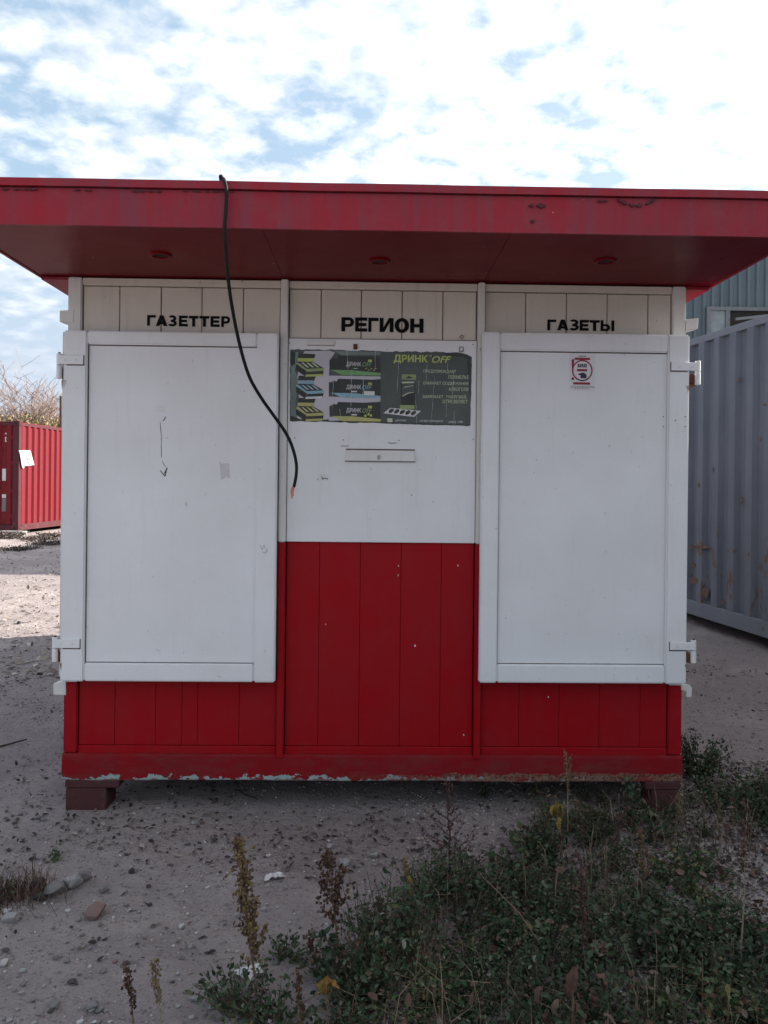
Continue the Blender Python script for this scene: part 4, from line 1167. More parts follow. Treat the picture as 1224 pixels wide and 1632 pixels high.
# sheet of paper on the side of the red container
PAPER = simple('white_paper', (0.50, 0.50, 0.51), 0.7, 0.04, 8, 0.05)
def on_red(px, py):
    """photo measurement on the red container's side -> its local (x, z)"""
    X, Z = ray(px, py)
    nx_, ny_ = rs, -rc
    t = (ra.x * nx_ + ra.y * ny_) / (X * nx_ + 1 * ny_)
    wx, wy = X * t - ra.x, t - ra.y
    return wx * rc + wy * rs, EYE + Z * t - ra.z
q = [on_red(*p) for p in ((29.5, 718), (37, 717.5), (48, 718), (54.5, 741), (47, 742), (36, 743), (34, 738))]
po = (q[5][0], -0.006, q[5][1])
note = MB()
nv = [(a, -0.010 - 0.006 * math.sin(i * 1.7), b2) for i, (a, b2) in enumerate(q)]
note.add(nv + [(a, b2 + 0.0015, c2) for a, b2, c2 in nv], [tuple(range(7)), tuple(range(13, 6, -1))] + [(i, i + 7, (i + 1) % 7 + 7, (i + 1) % 7) for i in range(7)])
nt = note.build('paper_sheet', PAPER, None, org=po)
nt.location = (ra.x + rc * po[0] - rs * po[1], ra.y + rs * po[0] + rc * po[1], ra.z + po[2]); nt.rotation_euler = (0, 0, rang)
tag(nt, 'creased white paper sheet with hand-drawn figures stuck on red container', 'paper')
q = [on_red(*p) for p in ((29, 719), (31, 719), (36.5, 745), (35, 747), (33, 744))]
MB().prism([(a - po[0], b2 - po[2]) for a, b2 in q], -0.030, -0.024).build('torn_strip', PAPER, nt)
for (cx_, cy_) in ((43.0, 727), (44.5, 734)):
    q = [on_red(cx_ + 2.4 * math.cos(t), cy_ + 3.0 * math.sin(t)) for t in np.linspace(0.5, 6.2, 12)]
    MB().tube([(a - po[0], -0.018, b2 - po[2]) for a, b2 in q], 0.006, 4).build('drawn_figure', INK, nt)
# timber under the red container, concrete block
SLEEPER = simple('dark_timber', (0.055, 0.042, 0.036), 0.9, 0.25, 12, 0.4)
for k, xx in enumerate((0.6, 2.9, 5.2)):
    p = Vector((ra.x + rc * xx - rs * 0.6, ra.y + rs * xx + rc * 0.6, 0))
    g0 = gh(p.x, p.y) - 0.03
    o = MB().box(-0.12, 0.12, -0.5, 2.2, 0, ra.z - g0 - 0.002).build('timber_sleeper', SLEEPER, None, bevel=0.01)
    o.location = (p.x, p.y, g0); o.rotation_euler = (0, 0, rang)
    tag(o, 'dark timber sleeper carrying the red container off the ground', 'timber', 'sleepers under the red container')
CONC = simple('grey_concrete', (0.30, 0.285, 0.275), 0.9, 0.15, 14, 0.4)
a = at(27, 849, 18.6); g0 = gh(a.x, a.y) - 0.03
o = MB().box(-0.28, 0.28, -0.12, 0.12, 0, 0.16).build('concrete_block', CONC, None, bevel=0.012)
o.location = (a.x, a.y - 0.2, g0); tag(o, 'grey concrete block lying before the corner of the red container', 'block')
for k, (tx, ty) in enumerate(((0.4, 0.3), (0.4, 1.9), (5.4, 0.3), (5.4, 1.9))):
    wx = far.x + math.cos(ang) * tx - math.sin(ang) * ty; wy = far.y + math.sin(ang) * tx + math.cos(ang) * ty
    g0 = gh(wx, wy) - 0.03
    o = MB().box(-0.2, 0.2, -0.15, 0.15, 0, max(0.03, gz - g0 - 0.002)).build('concrete_block', CONC, None, bevel=0.01)
    o.location = (wx, wy, g0); o.rotation_euler = (0, 0, ang)
    tag(o, 'flat concrete block under a corner of the grey container', 'block', 'blocks under the grey container')

# ------------------------------------------------------------------ metal shed behind the grey container
SHED = cont_paint('blue_grey_sheet', (0.09, 0.123, 0.142), (0.13, 0.163, 0.18), -0.05)
SHEDF = simple('pale_window_frame', (0.165, 0.178, 0.188), 0.6, 0.12, 14, 0.1)
BY = 15.5; bx0 = 4.0; bx1 = 24.0; bh = 6.35
shed = empty('metal_shed', (bx0, BY, 0), 0.0)
tag(shed, 'tall blue grey profiled metal shed rising behind the grey container', 'shed')
corrugated(MB(), bx1 - bx0, 0.02, bh, 0.04, 0.17, 0.045, 0.02).build('front_sheet', SHED, shed)
o = corrugated(MB(), 12.0, 0.02, bh, 0.035, 0.205, 0.05, 0.022).build('side_sheet', SHED, shed); o.location = (0, 12.0, 0); o.rotation_euler = (0, 0, -math.pi / 2)
MB().box(0.02, bx1 - bx0, 0.03, 12.0, bh - 0.05, bh).build('roof', SHEDF, shed)
MB().box(-0.05, bx1 - bx0, -0.06, 0.0, bh + 0.001, bh + 0.07).build('eaves_trim', SHEDF, shed)
MB().box(0.03, bx1 - bx0, 11.9, 12.0, 0.02, bh - 0.06).build('rear_wall', SHED, shed)
MB().box(bx1 - bx0 - 0.1, bx1 - bx0, 0.03, 11.89, 0.02, bh - 0.06).build('side_wall', SHED, shed)


def bp(px, py):
    X, Z = ray(px, py); return X * BY - bx0, EYE + Z * BY
# window with pale frame, one pane pale, one standing open and dark
wx0, wz1 = bp(1124, 490); wx1, wz0 = wx0 + 1.75, wz1 - 0.85
win = MB()
for (a, b2, c2, d2) in ((wx0, wx1, wz1 - 0.07, wz1), (wx0, wx1, wz0, wz0 + 0.07), (wx0, wx0 + 0.07, wz0 + .071, wz1 - .071), (wx0 + 0.36, wx0 + 0.44, wz0 + .071, wz1 - .071), (wx1 - 0.07, wx1, wz0 + .071, wz1 - .071)):
    win.box(a, b2, -0.09, -0.036, c2, d2)
win = win.build('window', SHEDF, shed)
GLASS = simple('dusty_glass', (0.23, 0.26, 0.27), 0.18, 0.15, 6, 0.0)
MB().box(wx0 + .07, wx0 + .36, -0.06, -0.045, wz0 + .07, wz1 - .07).build('pane', GLASS, win)
MB().box(wx0 + .44, wx1 - .07, -0.046, -0.040, wz0 + .07, wz1 - .07).build('pane', GAP, win)
MB().hexa([(wx0 + .46, -0.30, wz1 - 0.30), (wx1 - .1, -0.16, wz1 - 0.14), (wx0 + .46, -0.26, wz1 - 0.30), (wx1 - .1, -0.12, wz1 - 0.14),
           (wx0 + .46, -0.30, wz1 - 0.25), (wx1 - .1, -0.16, wz1 - 0.09), (wx0 + .46, -0.26, wz1 - 0.25), (wx1 - .1, -0.12, wz1 - 0.09)]).build('open_sash', SHEDF, win)

# ------------------------------------------------------------------ trees beyond the red container
TWIG = simple('pinkish_twigs', (0.29, 0.21, 0.18), 0.9, 0.15, 9, 0.0)
BARK = simple('grey_brown_bark', (0.13, 0.095, 0.08), 0.9, 0.2, 9, 0.3)
TLEAF_Y = island_mat('yellow_green_leaves', [(0.0, (0.15, 0.15, 0.045)), (0.5, (0.24, 0.23, 0.08)), (1.0, (0.31, 0.29, 0.13))], 0.7, 0.2)
TLEAF_O = island_mat('ochre_leaves', [(0.0, (0.17, 0.12, 0.06)), (0.5, (0.27, 0.20, 0.10)), (1.0, (0.32, 0.26, 0.15))], 0.7, 0.2)


def leaf_cloud(pos, nrm_rand, size, rs_, flat_amt=0.0):
    """folded leaf at each position; pos (N,3), size (N,)"""
    N = len(pos)
    d = rs_.normal(size=(N, 3)); d[:, 2] = d[:, 2] * (1 - flat_amt) + flat_amt * 0.25
    d /= np.linalg.norm(d, axis=1, keepdims=True)
    up = rs_.normal(size=(N, 3)) * nrm_rand + np.array([0, 0, 1.0])
    sd = np.cross(d, up); sd /= np.linalg.norm(sd, axis=1, keepdims=True) + 1e-9
    nn_ = np.cross(sd, d)
    s_ = size[:, None]
    T = [(0, 0, 0), (0.32, 0.26, 0.07), (0.32, -0.26, 0.07), (0.72, 0.22, 0.05), (0.72, -0.22, 0.05), (1.0, 0, -0.06), (0.5, 0, -0.01)]
    V = np.stack([pos + s_ * (a * d + b2 * sd + c2 * nn_) for a, b2, c2 in T], 1)
    F = np.array([(0, 6, 1), (0, 2, 6), (1, 6, 3), (2, 4, 6), (3, 6, 5), (6, 4, 5)])
    faces = (np.arange(N)[:, None, None] * 7 + F[None]).reshape(-1, 3)
    return V.reshape(-1, 3), faces


def tree(x, y, h, seed, leafm, nleaf, label, spread=1.0, lw=0.5):
    r = random.Random(seed); g0 = gh(x, y) - 0.05
    t = empty('bare_tree', (x, y, g0)); tag(t, label, 'tree', 'trees beyond the red container')
    tr, tw = MB(), MB(); tips = []
    def grow(p, d, L, rad, lev):
        n_ = 4; P = [p]; dd = d.copy()
        for k in range(n_):
            dd = (dd + Vector((r.gauss(0, .16), r.gauss(0, .16), r.gauss(0.03, .10)))).normalized()
            P.append(P[-1] + dd * (L / n_))
        R = [max(.007, rad * (1 - 0.45 * k / n_)) for k in range(n_ + 1)]
        (tr if lev < 2 else tw).tube(P, R, 6 if lev < 2 else 3, cap=False)
        if lev >= 2: tips.append(P[-1]); tips.append(P[2])
        if lev >= 4: return
        nb = (8, 6, 6, 5)[lev]
        for k in range(nb):
            j = r.choice((2, 3, 4)) if lev else r.choice((1, 2, 3, 4, 4))
            q = P[j]
            side = Vector((r.gauss(0, 1), r.gauss(0, 1), r.gauss(0.25, .5))).normalized()
            nd = (dd * 0.75 + side * 0.85 * spread).normalized(); nd.z = abs(nd.z) * .8 + .15; nd.normalize()
            grow(q, nd, L * r.uniform(.58, .86), R[j] * r.uniform(.5, .68), lev + 1)
    grow(Vector((0, 0, 0)), Vector((0, 0, 1)), h * 0.38, 0.028 * h, 0)
    tr.build('trunk', BARK, t, smooth=True)
    tag(tw.build('twigs', TWIG, t), kind='stuff')
    if nleaf:
        rs_ = np.random.RandomState(seed)
        tp_ = np.array([tuple(q) for q in tips]); low = tp_[(tp_[:, 2] < np.quantile(tp_[:, 2], lw)) & (tp_[:, 2] > 1.9)]
        pos = low[rs_.randint(0, len(low), nleaf)] + rs_.normal(size=(nleaf, 3)) * 0.22
        V, F = leaf_cloud(pos, 0.9, rs_.uniform(.06, .13, nleaf), rs_)
        tag(np_mesh('crown', V, F, leafm, t), kind='stuff')
    return t


for (px, Y, hgt, sd, lm, nl, lab, sp, lw) in (
        (30, 29.0, 5.0, 11, TLEAF_Y, 2200, 'leafless branching tree rising highest behind the red container', 1.0, 0.45),
        (58, 31.0, 4.9, 23, TLEAF_O, 6500, 'bare pinkish tree behind the red container, right of the tallest one', 1.1, 0.72),
        (84, 28.0, 4.3, 5, TLEAF_O, 8000, 'low bare tree with ochre leaves just beside the kiosk edge', 1.2, 0.88),
        (2, 28.0, 4.1, 8, TLEAF_Y, 12000, 'yellow green leafy tree at the left edge behind red container', 1.2, 0.95)):
    p = at(px, 760, Y)
    tree(p.x, Y, hgt, sd, lm, nl, lab, sp, lw)
a = at(97, 760, 24.5); zt = at(96, 637, 24.5).z
o = MB().tube([(0, 0, 0), (-0.02, 0, zt * .6), (-0.03, 0, zt)], [0.045, 0.04, 0.035], 6).build('pole', SLEEPER)
o.location = (a.x, 24.5, gh(a.x, 24.5) - 0.02); tag(o, 'thin dark pole standing beyond the red container near the kiosk', 'pole')

# ------------------------------------------------------------------ stones and gravel
ICO = None
def ico(sub):
    bm = bmesh.new(); bmesh.ops.create_icosphere(bm, subdivisions=sub, radius=1.0)
    v = np.array([tuple(p.co) for p in bm.verts]); f = np.array([[q.index for q in p.verts] for p in bm.faces]); bm.free()
    return v, f
IV1, IF1 = ico(1); IV2, IF2 = ico(2)


def stone_mesh(seed, sub=2, angular=0.5):
    r = np.random.RandomState(seed); v = (IV2 if sub == 2 else IV1).copy(); f = IF2 if sub == 2 else IF1
    for k in range(13):                           # chop flat faces
        n_ = r.normal(size=3); n_ /= np.linalg.norm(n_); lim = r.uniform(0.35, 0.75)
        d = v @ n_; over = np.maximum(d - lim, 0) * angular; v -= over[:, None] * n_[None]
    v += r.normal(size=v.shape) * 0.02
    return v, f


STONES = []
for k in range(8):                               # angular lumps: hulls of a few random points
    r_ = random.Random(100 + k); bm = bmesh.new()
    for q in range(15):
        v_ = Vector((r_.gauss(0, 1), r_.gauss(0, 1), r_.gauss(0, 1))).normalized() * r_.uniform(.82, 1.05); bm.verts.new(v_)
    res = bmesh.ops.convex_hull(bm, input=bm.verts)
    bmesh.ops.delete(bm, geom=[e for e in res['geom_interior'] if isinstance(e, bmesh.types.BMVert)], context='VERTS')
    bmesh.ops.bevel(bm, geom=list(bm.edges), offset=0.05, segments=1, affect='EDGES')
    me = bpy.data.meshes.new('stone'); bm.to_mesh(me); bm.free(); STONES.append(me)


def stone_mat(name, c):
    return simple(name, c, 0.92, 0.14, 14, 0.5, col2=tuple(x * 0.72 for x in c))
SM = {'pale grey': stone_mat('stone_pale_grey', (0.255, 0.243, 0.238)), 'grey': stone_mat('stone_grey', (0.165, 0.152, 0.15)), 'dark': stone_mat('stone_dark', (0.06, 0.054, 0.056)),
      'reddish brown': stone_mat('stone_reddish', (0.19, 0.125, 0.11)), 'whitish': stone_mat('stone_whitish', (0.38, 0.365, 0.355))}
scount = [0]


def stone(px, py, wpx, hpx, tone, label, group=None, rz=None, sink=0.3):
    g = GP(px, py + hpx * 0.42); sx = wpx / FPX * g.y / 2 * 1.18; sz = hpx / FPX * g.y / 2 * 1.1
    me = STONES[(scount[0] * 3) % 8].copy(); me.materials.clear(); me.materials.append(SM[tone]); scount[0] += 1
    o = bpy.data.objects.new('stone', me); COL.objects.link(o)
    rr_ = random.Random(scount[0])
    for v_ in me.vertices:
        v_.co = (v_.co.x * sx, v_.co.y * sx * 0.8, v_.co.z * sz + sz * (1 - sink))
    o.location = g; o.rotation_euler = (0, 0, rr_.uniform(-.5, .5) if rz is None else rz)
    tag(o, label, 'stone', group)


for a in ((115, 1404, 31, 26, 'pale grey', 'pale angular stone topmost in the small stone heap at left'),
          (88, 1416, 36, 30, 'grey', 'grey blocky stone below the pale one in the heap at left'),
          (60, 1408, 30, 26, 'dark', 'dark stone at the heap edge beside the brown grass tuft'),
          (134, 1396, 24, 22, 'grey', 'grey stone half hidden behind the pale one in the heap'),
          (64, 1428, 22, 14, 'dark', 'flat dark stone lowest in the heap at left'),
          (155, 1451, 40, 24, 'reddish brown', 'large reddish brown rounded stone right below the heap'),
          (17, 1461, 27, 18, 'pale grey', 'flat pale stone alone near the left edge below the grass'),
          (551, 1375, 19, 16, 'pale grey', 'round pale grey stone on bare dirt right of the white scrap'),
          (597, 1362, 15, 11, 'pale grey', 'small pale stone right of the round grey one'),
          (148, 1602, 26, 18, 'grey', 'grey stone near the bottom edge at left'),
          (210, 1387, 13, 11, 'dark', 'black pebble on the dirt right of the heap'),
          (165, 1417, 16, 12, 'grey', 'small grey stone just right of the heap'),
          (108, 1451, 11, 7, 'whitish', 'little white chip left of the reddish brown stone'),
          (290, 1476, 13, 9, 'whitish', 'little white pebble amid open dirt left of tall ochre stalk'),
          (128, 1628, 12, 8, 'whitish', 'little white pebble at the bottom edge at left'),
          (30, 992, 6, 6, 'dark', 'dark stone in the sunlit dirt at far left')):
    stone(*a)
rr = random.Random(77)
PXPOLY = [(520, 1700), (535, 1600), (560, 1530), (590, 1478), (640, 1440), (690, 1406), (760, 1410), (825, 1388), (848, 1318), (915, 1282), (1010, 1272), (1110, 1268), (1224, 1262), (1520, 1258), (1520, 2000), (500, 2000)]


def inside(x, y, poly):
    c = False; n_ = len(poly)
    for i in range(n_):
        (x0, y0), (x1, y1) = poly[i], poly[(i + 1) % n_]
        if (y0 > y) != (y1 > y) and x < (x1 - x0) * (y - y0) / (y1 - y0) + x0: c = not c
    return c


n_ = 0
while n_ < 150:
    px, py = rr.uniform(0, 1224), 1290 + 340 * rr.random() ** 0.8
    if inside(px, py, PXPOLY) or (75 < px < 170 and 1385 < py < 1440): continue
    tone = rr.choice(['pale grey', 'grey', 'grey', 'dark', 'reddish brown', 'grey', 'pale grey', 'whitish'])
    sz = rr.choice((5, 6, 6, 7, 8, 10, 13)) * (0.75 + (py - 1290) / 700)
    stone(px, py, sz * rr.uniform(1, 1.35), sz * rr.uniform(.6, .85), tone, 'small %s stone lying loose on the dirt before the kiosk' % tone, 'small %s stones on the dirt' % tone)
    n_ += 1


def scatter_stones(name, pts, size, seed, label, mat=PEBBLE):
    r = np.random.RandomState(seed); N = len(pts); nv, nf = len(IV1), len(IF1)
    base_shapes = [stone_mesh(200 + k, 1, 0.9)[0] for k in range(6)]
    bs = np.stack(base_shapes)[r.randint(0, 6, N)]
    sc = size[:, None] * np.stack([r.uniform(.8, 1.3, N), r.uniform(.6, 1.0, N), r.uniform(.4, .75, N)], 1)
    V = bs * sc[:, None, :]
    a = r.uniform(0, 6.283, N); ca, sa = np.cos(a)[:, None], np.sin(a)[:, None]
    X = V[..., 0] * ca - V[..., 1] * sa; Y = V[..., 0] * sa + V[..., 1] * ca
    V = np.stack([X, Y, V[..., 2]], -1) + pts[:, None, :]; V[..., 2] += (sc[:, 2] * 0.35)[:, None]
    F = (np.arange(N)[:, None, None] * nv + IF1[None]).reshape(-1, 3)
    o = np_mesh(name, V.reshape(-1, 3), F, mat)
    tag(o, label, 'gravel', kind='stuff'); return o


nr = np.random.RandomState(5)
P = []
while len(P) < 24000:
    x, y = nr.uniform(-2.8, 3.2), 1.9 + 4.6 * nr.rand() ** 1.25
    k = 0.5 + 0.9 * mnoise.noise((x * 1.3, y * 1.3, 9.0)) + 0.5 * mnoise.noise((x * 4, y * 4, 2.0))
    dband = math.exp(-((y - 3.25) / 0.5) ** 2) * (0.6 if x > 0 else 0.15)
    if nr.rand() < k + dband + 0.12: P.append((x, y, gh(x, y)))
P = np.array(P); sz = 0.0024 + 0.0098 * nr.rand(len(P)) ** 3.8
scatter_stones('gravel', P, sz, 3, 'fine gravel strewn over the dirt in front of the kiosk')
P = []
while len(P) < 5000:
    y = 5.0 + 15 * nr.rand() ** 1.5; x = nr.uniform(-0.62 * y - 1, -1.5) if nr.rand() < .6 else nr.uniform(1.5, 5)
    if x > 1.5 and y > 10: continue
    P.append((x, y, gh(x, y)))
P = np.array(P); sz = 0.006 + 0.016 * nr.rand(len(P)) ** 2.5
scatter_stones('gravel', P, sz, 4, 'coarse gravel and clods on the yard beside and behind the kiosk')

# dead leaf and twig bits
P = []
while len(P) < 9000:
    y = 1.9 + 5 * nr.rand() ** 1.3; x = nr.uniform(-3.2, 3.4)
    k = 0.10 + 1.3 * mnoise.noise((x * 1.6 + 4, y * 1.6, 4.0)) + .6 * mnoise.noise((x * 5, y * 5, 14.0)) + (0.5 * math.exp(-((y - 3.4) / 0.35) ** 2))
    if nr.rand() < k + .1: P.append((x, y, gh(x, y) + 0.002 + 0.004 * nr.rand()))
V, F = leaf_cloud(np.array(P), 0.35, 0.010 + 0.024 * nr.rand(len(P)) ** 2.0, nr, 0.85)
tag(np_mesh('leaf_litter', V, F, LITTER), 'dark crumbs of dead leaves and twigs over the dirt', 'litter', kind='stuff')
P = []
for _ in range(6000):
    y = 6.0 + 14 * nr.rand() ** 1.2; x = nr.uniform(-0.62 * y - 1, -1.6)
    P.append((x, y, gh(x, y) + 0.004))
V, F = leaf_cloud(np.array(P), 0.3, 0.02 + 0.06 * nr.rand(len(P)) ** 3, nr, 0.93)
tag(np_mesh('leaf_litter', V, F, STRAW), 'straw and dead leaf bits over the yard left of the kiosk', 'litter', kind='stuff')

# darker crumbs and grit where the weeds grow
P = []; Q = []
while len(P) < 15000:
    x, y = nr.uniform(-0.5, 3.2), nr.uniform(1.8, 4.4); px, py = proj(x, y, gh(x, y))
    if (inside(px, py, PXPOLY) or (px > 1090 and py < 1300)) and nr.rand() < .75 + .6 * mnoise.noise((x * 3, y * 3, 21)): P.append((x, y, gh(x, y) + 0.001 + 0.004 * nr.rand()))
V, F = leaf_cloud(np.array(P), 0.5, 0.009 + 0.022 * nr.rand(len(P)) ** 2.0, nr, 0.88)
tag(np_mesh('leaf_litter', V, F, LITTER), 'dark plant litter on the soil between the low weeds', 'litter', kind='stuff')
P = []
while len(P) < 5000:
    x, y = nr.uniform(-0.3, 2.6), nr.uniform(2.2, 4.2); px, py = proj(x, y, gh(x, y))
    if 640 < px < 1250 and nr.rand() < .5 + .9 * mnoise.noise((x * 2.4, y * 2.4, 31)): P.append((x, y, gh(x, y) + .001))
scatter_stones('gravel', np.array(P), 0.004 + 0.008 * nr.rand(len(P)) ** 2.2, 8, 'coarser gravel in front of the right half of the kiosk')

# ------------------------------------------------------------------ low weeds covering the ground at the right
WPOLY = [tuple(GP(px, min(py, 1640))[:2]) if py < 1650 else None for px, py in PXPOLY]
cl_p, cl_s, cl_n = [], [], []
lp, ls = [], []; stems = MB()
rr = random.Random(9)
tries = 0; clumps = 0
while clumps < 800 and tries < 60000:
    tries += 1
    x, y = rr.uniform(-1.0, 3.3), rr.uniform(1.75, 3.95)
    px, py = proj(x, y, gh(x, y))
    if not inside(px, py, PXPOLY): continue
    if -1.5 < x < 1.45 and y > 3.62: continue
    bare = mnoise.noise((x * 1.7, y * 2.2, 5.5)) + 0.5 * mnoise.noise((x * 5, y * 5, 1.5))
    if bare > 0.16 and rr.random() < 0.88: continue
    if 960 < px < 1110 and 1285 < py < 1360 and rr.random() < 0.75: continue
    if 1130 < px < 1260 and 1370 < py < 1450 and rr.random() < 0.6: continue
    clumps += 1
    if px > 870 and rr.random() < 0.25: continue
    lush = math.exp(-(((px - 690) / 150) ** 2 + ((py - 1530) / 110) ** 2))
    far_ = max(0, min(1, (y - 2.5) / 1.1))
    hgt = (0.04 + 0.10 * rr.random() ** 1.6 + 0.17 * lush + 0.03 * far_) * (0.45 + 1.1 * max(0, .5 + .9 * mnoise.noise((x * 2.6, y * 2.6, 8))))
    lsz = rr.choice((.75, .9, 1.0, 1.25, 1.6))
    R_ = 0.05 + 0.05 * rr.random()
    ns = 7
    z0 = gh(x, y)
    for k in range(ns):
        a = rr.uniform(0, 6.283); ln = rr.uniform(.2, 1) * R_ * 1.5
        tip = Vector((x + math.cos(a) * ln, y + math.sin(a) * ln, z0 + hgt * rr.uniform(.35, 1.05)))
        b0 = Vector((x, y, z0)); mid = (b0 + tip) / 2 + Vector((rr.gauss(0, .01), rr.gauss(0, .01), 0.012))
        stems.tube([b0, mid, tip], [0.0018, 0.0014, 0.0008], 3, cap=False)
        nl = rr.randint(9, 15)
        for q_ in range(nl):
            t = rr.random() ** 0.7
            p = b0.lerp(mid, t * 2) if t < .5 else mid.lerp(tip, t * 2 - 1)
            lp.append((p.x + rr.gauss(0, .012), p.y + rr.gauss(0, .012), max(z0 + 0.003, p.z + rr.gauss(0, .008)))); ls.append(rr.uniform(.009, .020) * lsz)
V, F = leaf_cloud(np.array(lp), 0.7, np.array(ls), np.random.RandomState(3), 0.3)
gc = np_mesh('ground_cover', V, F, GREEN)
tag(gc, 'dense low dark green weeds covering the ground at lower right', 'weeds', kind='stuff')
tag(stems.build('stems', STEMG, gc), kind='stuff')


# dry grass blades and thin dead stems poking out of the weeds
m = MB(); r = random.Random(19); n_ = 0
while n_ < 1700:
    x, y = r.uniform(-0.9, 3.2), r.uniform(1.8, 3.9); px, py = proj(x, y, gh(x, y))
    if not inside(px, py, PXPOLY) or (-1.5 < x < 1.45 and y > 3.6): continue
    if mnoise.noise((x * 2.2, y * 2.2, 15)) < -0.05: continue
    n_ += 1
    b0 = Vector((x, y, gh(x, y))); a = r.uniform(0, 6.283); L = r.uniform(.06, .24); ben = r.uniform(.2, .9)
    mid = b0 + Vector((math.cos(a) * L * .3 * ben, math.sin(a) * L * .3 * ben, L * .6)); tip = b0 + Vector((math.cos(a) * L * ben, math.sin(a) * L * ben, L * (1.05 - .5 * ben)))
    wd = r.uniform(.0007, .0016); sd = Vector((-math.sin(a), math.cos(a), 0)) * wd
    m.add([b0 - sd, b0 + sd, mid + sd * .9, mid - sd * .9, tip], [(0, 1, 2, 3), (3, 2, 4)])
tag(m.build('dry_grass', island_mat('dry_grass_blades', [(0, (.05, .035, .025)), (.5, (.12, .085, .055)), (.85, (.22, .17, .115)), (1, (.05, .065, .03))], .85, .15)), 'thin dry grass blades and dead stems among the low weeds', 'grass', kind='stuff')
P = []
while len(P) < 900:
    x, y = nr.uniform(-0.9, 3.2), nr.uniform(1.8, 3.7); px, py = proj(x, y, gh(x, y))
    if inside(px, py, PXPOLY): P.append((x, y, gh(x, y) + 0.02 + 0.07 * nr.rand()))
V, F = leaf_cloud(np.array(P), 0.9, 0.015 + 0.03 * nr.rand(len(P)) ** 2, nr, 0.3)
tag(np_mesh('dead_leaves', V, F, LEAFB), 'small dead brown leaves caught among the low weeds', 'leaves', kind='stuff')


# ------------------------------------------------------------------ single weeds
def big_leaf(p, d, size, curl, mat, parent, seed, width=0.25):
    """one dry leaf: a curled, folded blade"""
    r = random.Random(seed); d = Vector(d).normalized(); size *= (0.62 if mat is LEAFB else 0.9); curl = curl + r.uniform(.1, .5); width *= r.uniform(.7, 1.2)
    sd = d.cross(Vector((0, 0, 1))); sd = sd.normalized() if sd.length > .1 else Vector((1, 0, 0))
    up = sd.cross(d); vs = []; fs = []; n_ = 10; tw = r.uniform(-1.3, 1.3)
    for k in range(n_ + 1):
        t = k / n_; wd = width * math.sin(math.pi * min(1, t * 0.93 + 0.07)) ** 0.8 * (1.05 - .45 * t)
        c_ = Vector(p) + d * size * (t - 0.18 * curl * t * t) - up * size * curl * t * t * 0.6 + sd * size * .06 * math.sin(3 * t + tw)
        f_ = 0.45 + 0.9 * r.random(); s2 = sd * math.cos(tw * t) + up * math.sin(tw * t); u2 = up * math.cos(tw * t) - sd * math.sin(tw * t)
        vs += [c_ + s2 * wd * size * r.uniform(.55, 1.25) + u2 * f_ * wd * size, c_, c_ - s2 * wd * size * r.uniform(.55, 1.25) + u2 * f_ * wd * size * r.uniform(.5, 1.4)]
    for k in range(n_):
        a = k * 3; fs += [(a, a + 1, a + 4, a + 3), (a + 1, a + 2, a + 5, a + 4)]
    return MB().add(vs, fs).build('leaf', mat, parent, smooth=True)


def blobs(mb, pts, r, rr_):
    """seed husks: small stretched octahedra"""
    for p in pts:
        s_ = r * rr_.uniform(.6, 1.35); ax = Vector((rr_.gauss(0, 1), rr_.gauss(0, 1), rr_.gauss(.6, 1))).normalized(); o1 = ax.orthogonal().normalized(); o2 = ax.cross(o1)
        p = Vector(p)
        vs = [p + ax * s_ * 1.5, p - ax * s_ * 1.3, p + o1 * s_, p - o1 * s_, p + o2 * s_, p - o2 * s_]
        mb.add(vs, [(0, 2, 4), (0, 4, 3), (0, 3, 5), (0, 5, 2), (1, 4, 2), (1, 3, 4), (1, 5, 3), (1, 2, 5)])


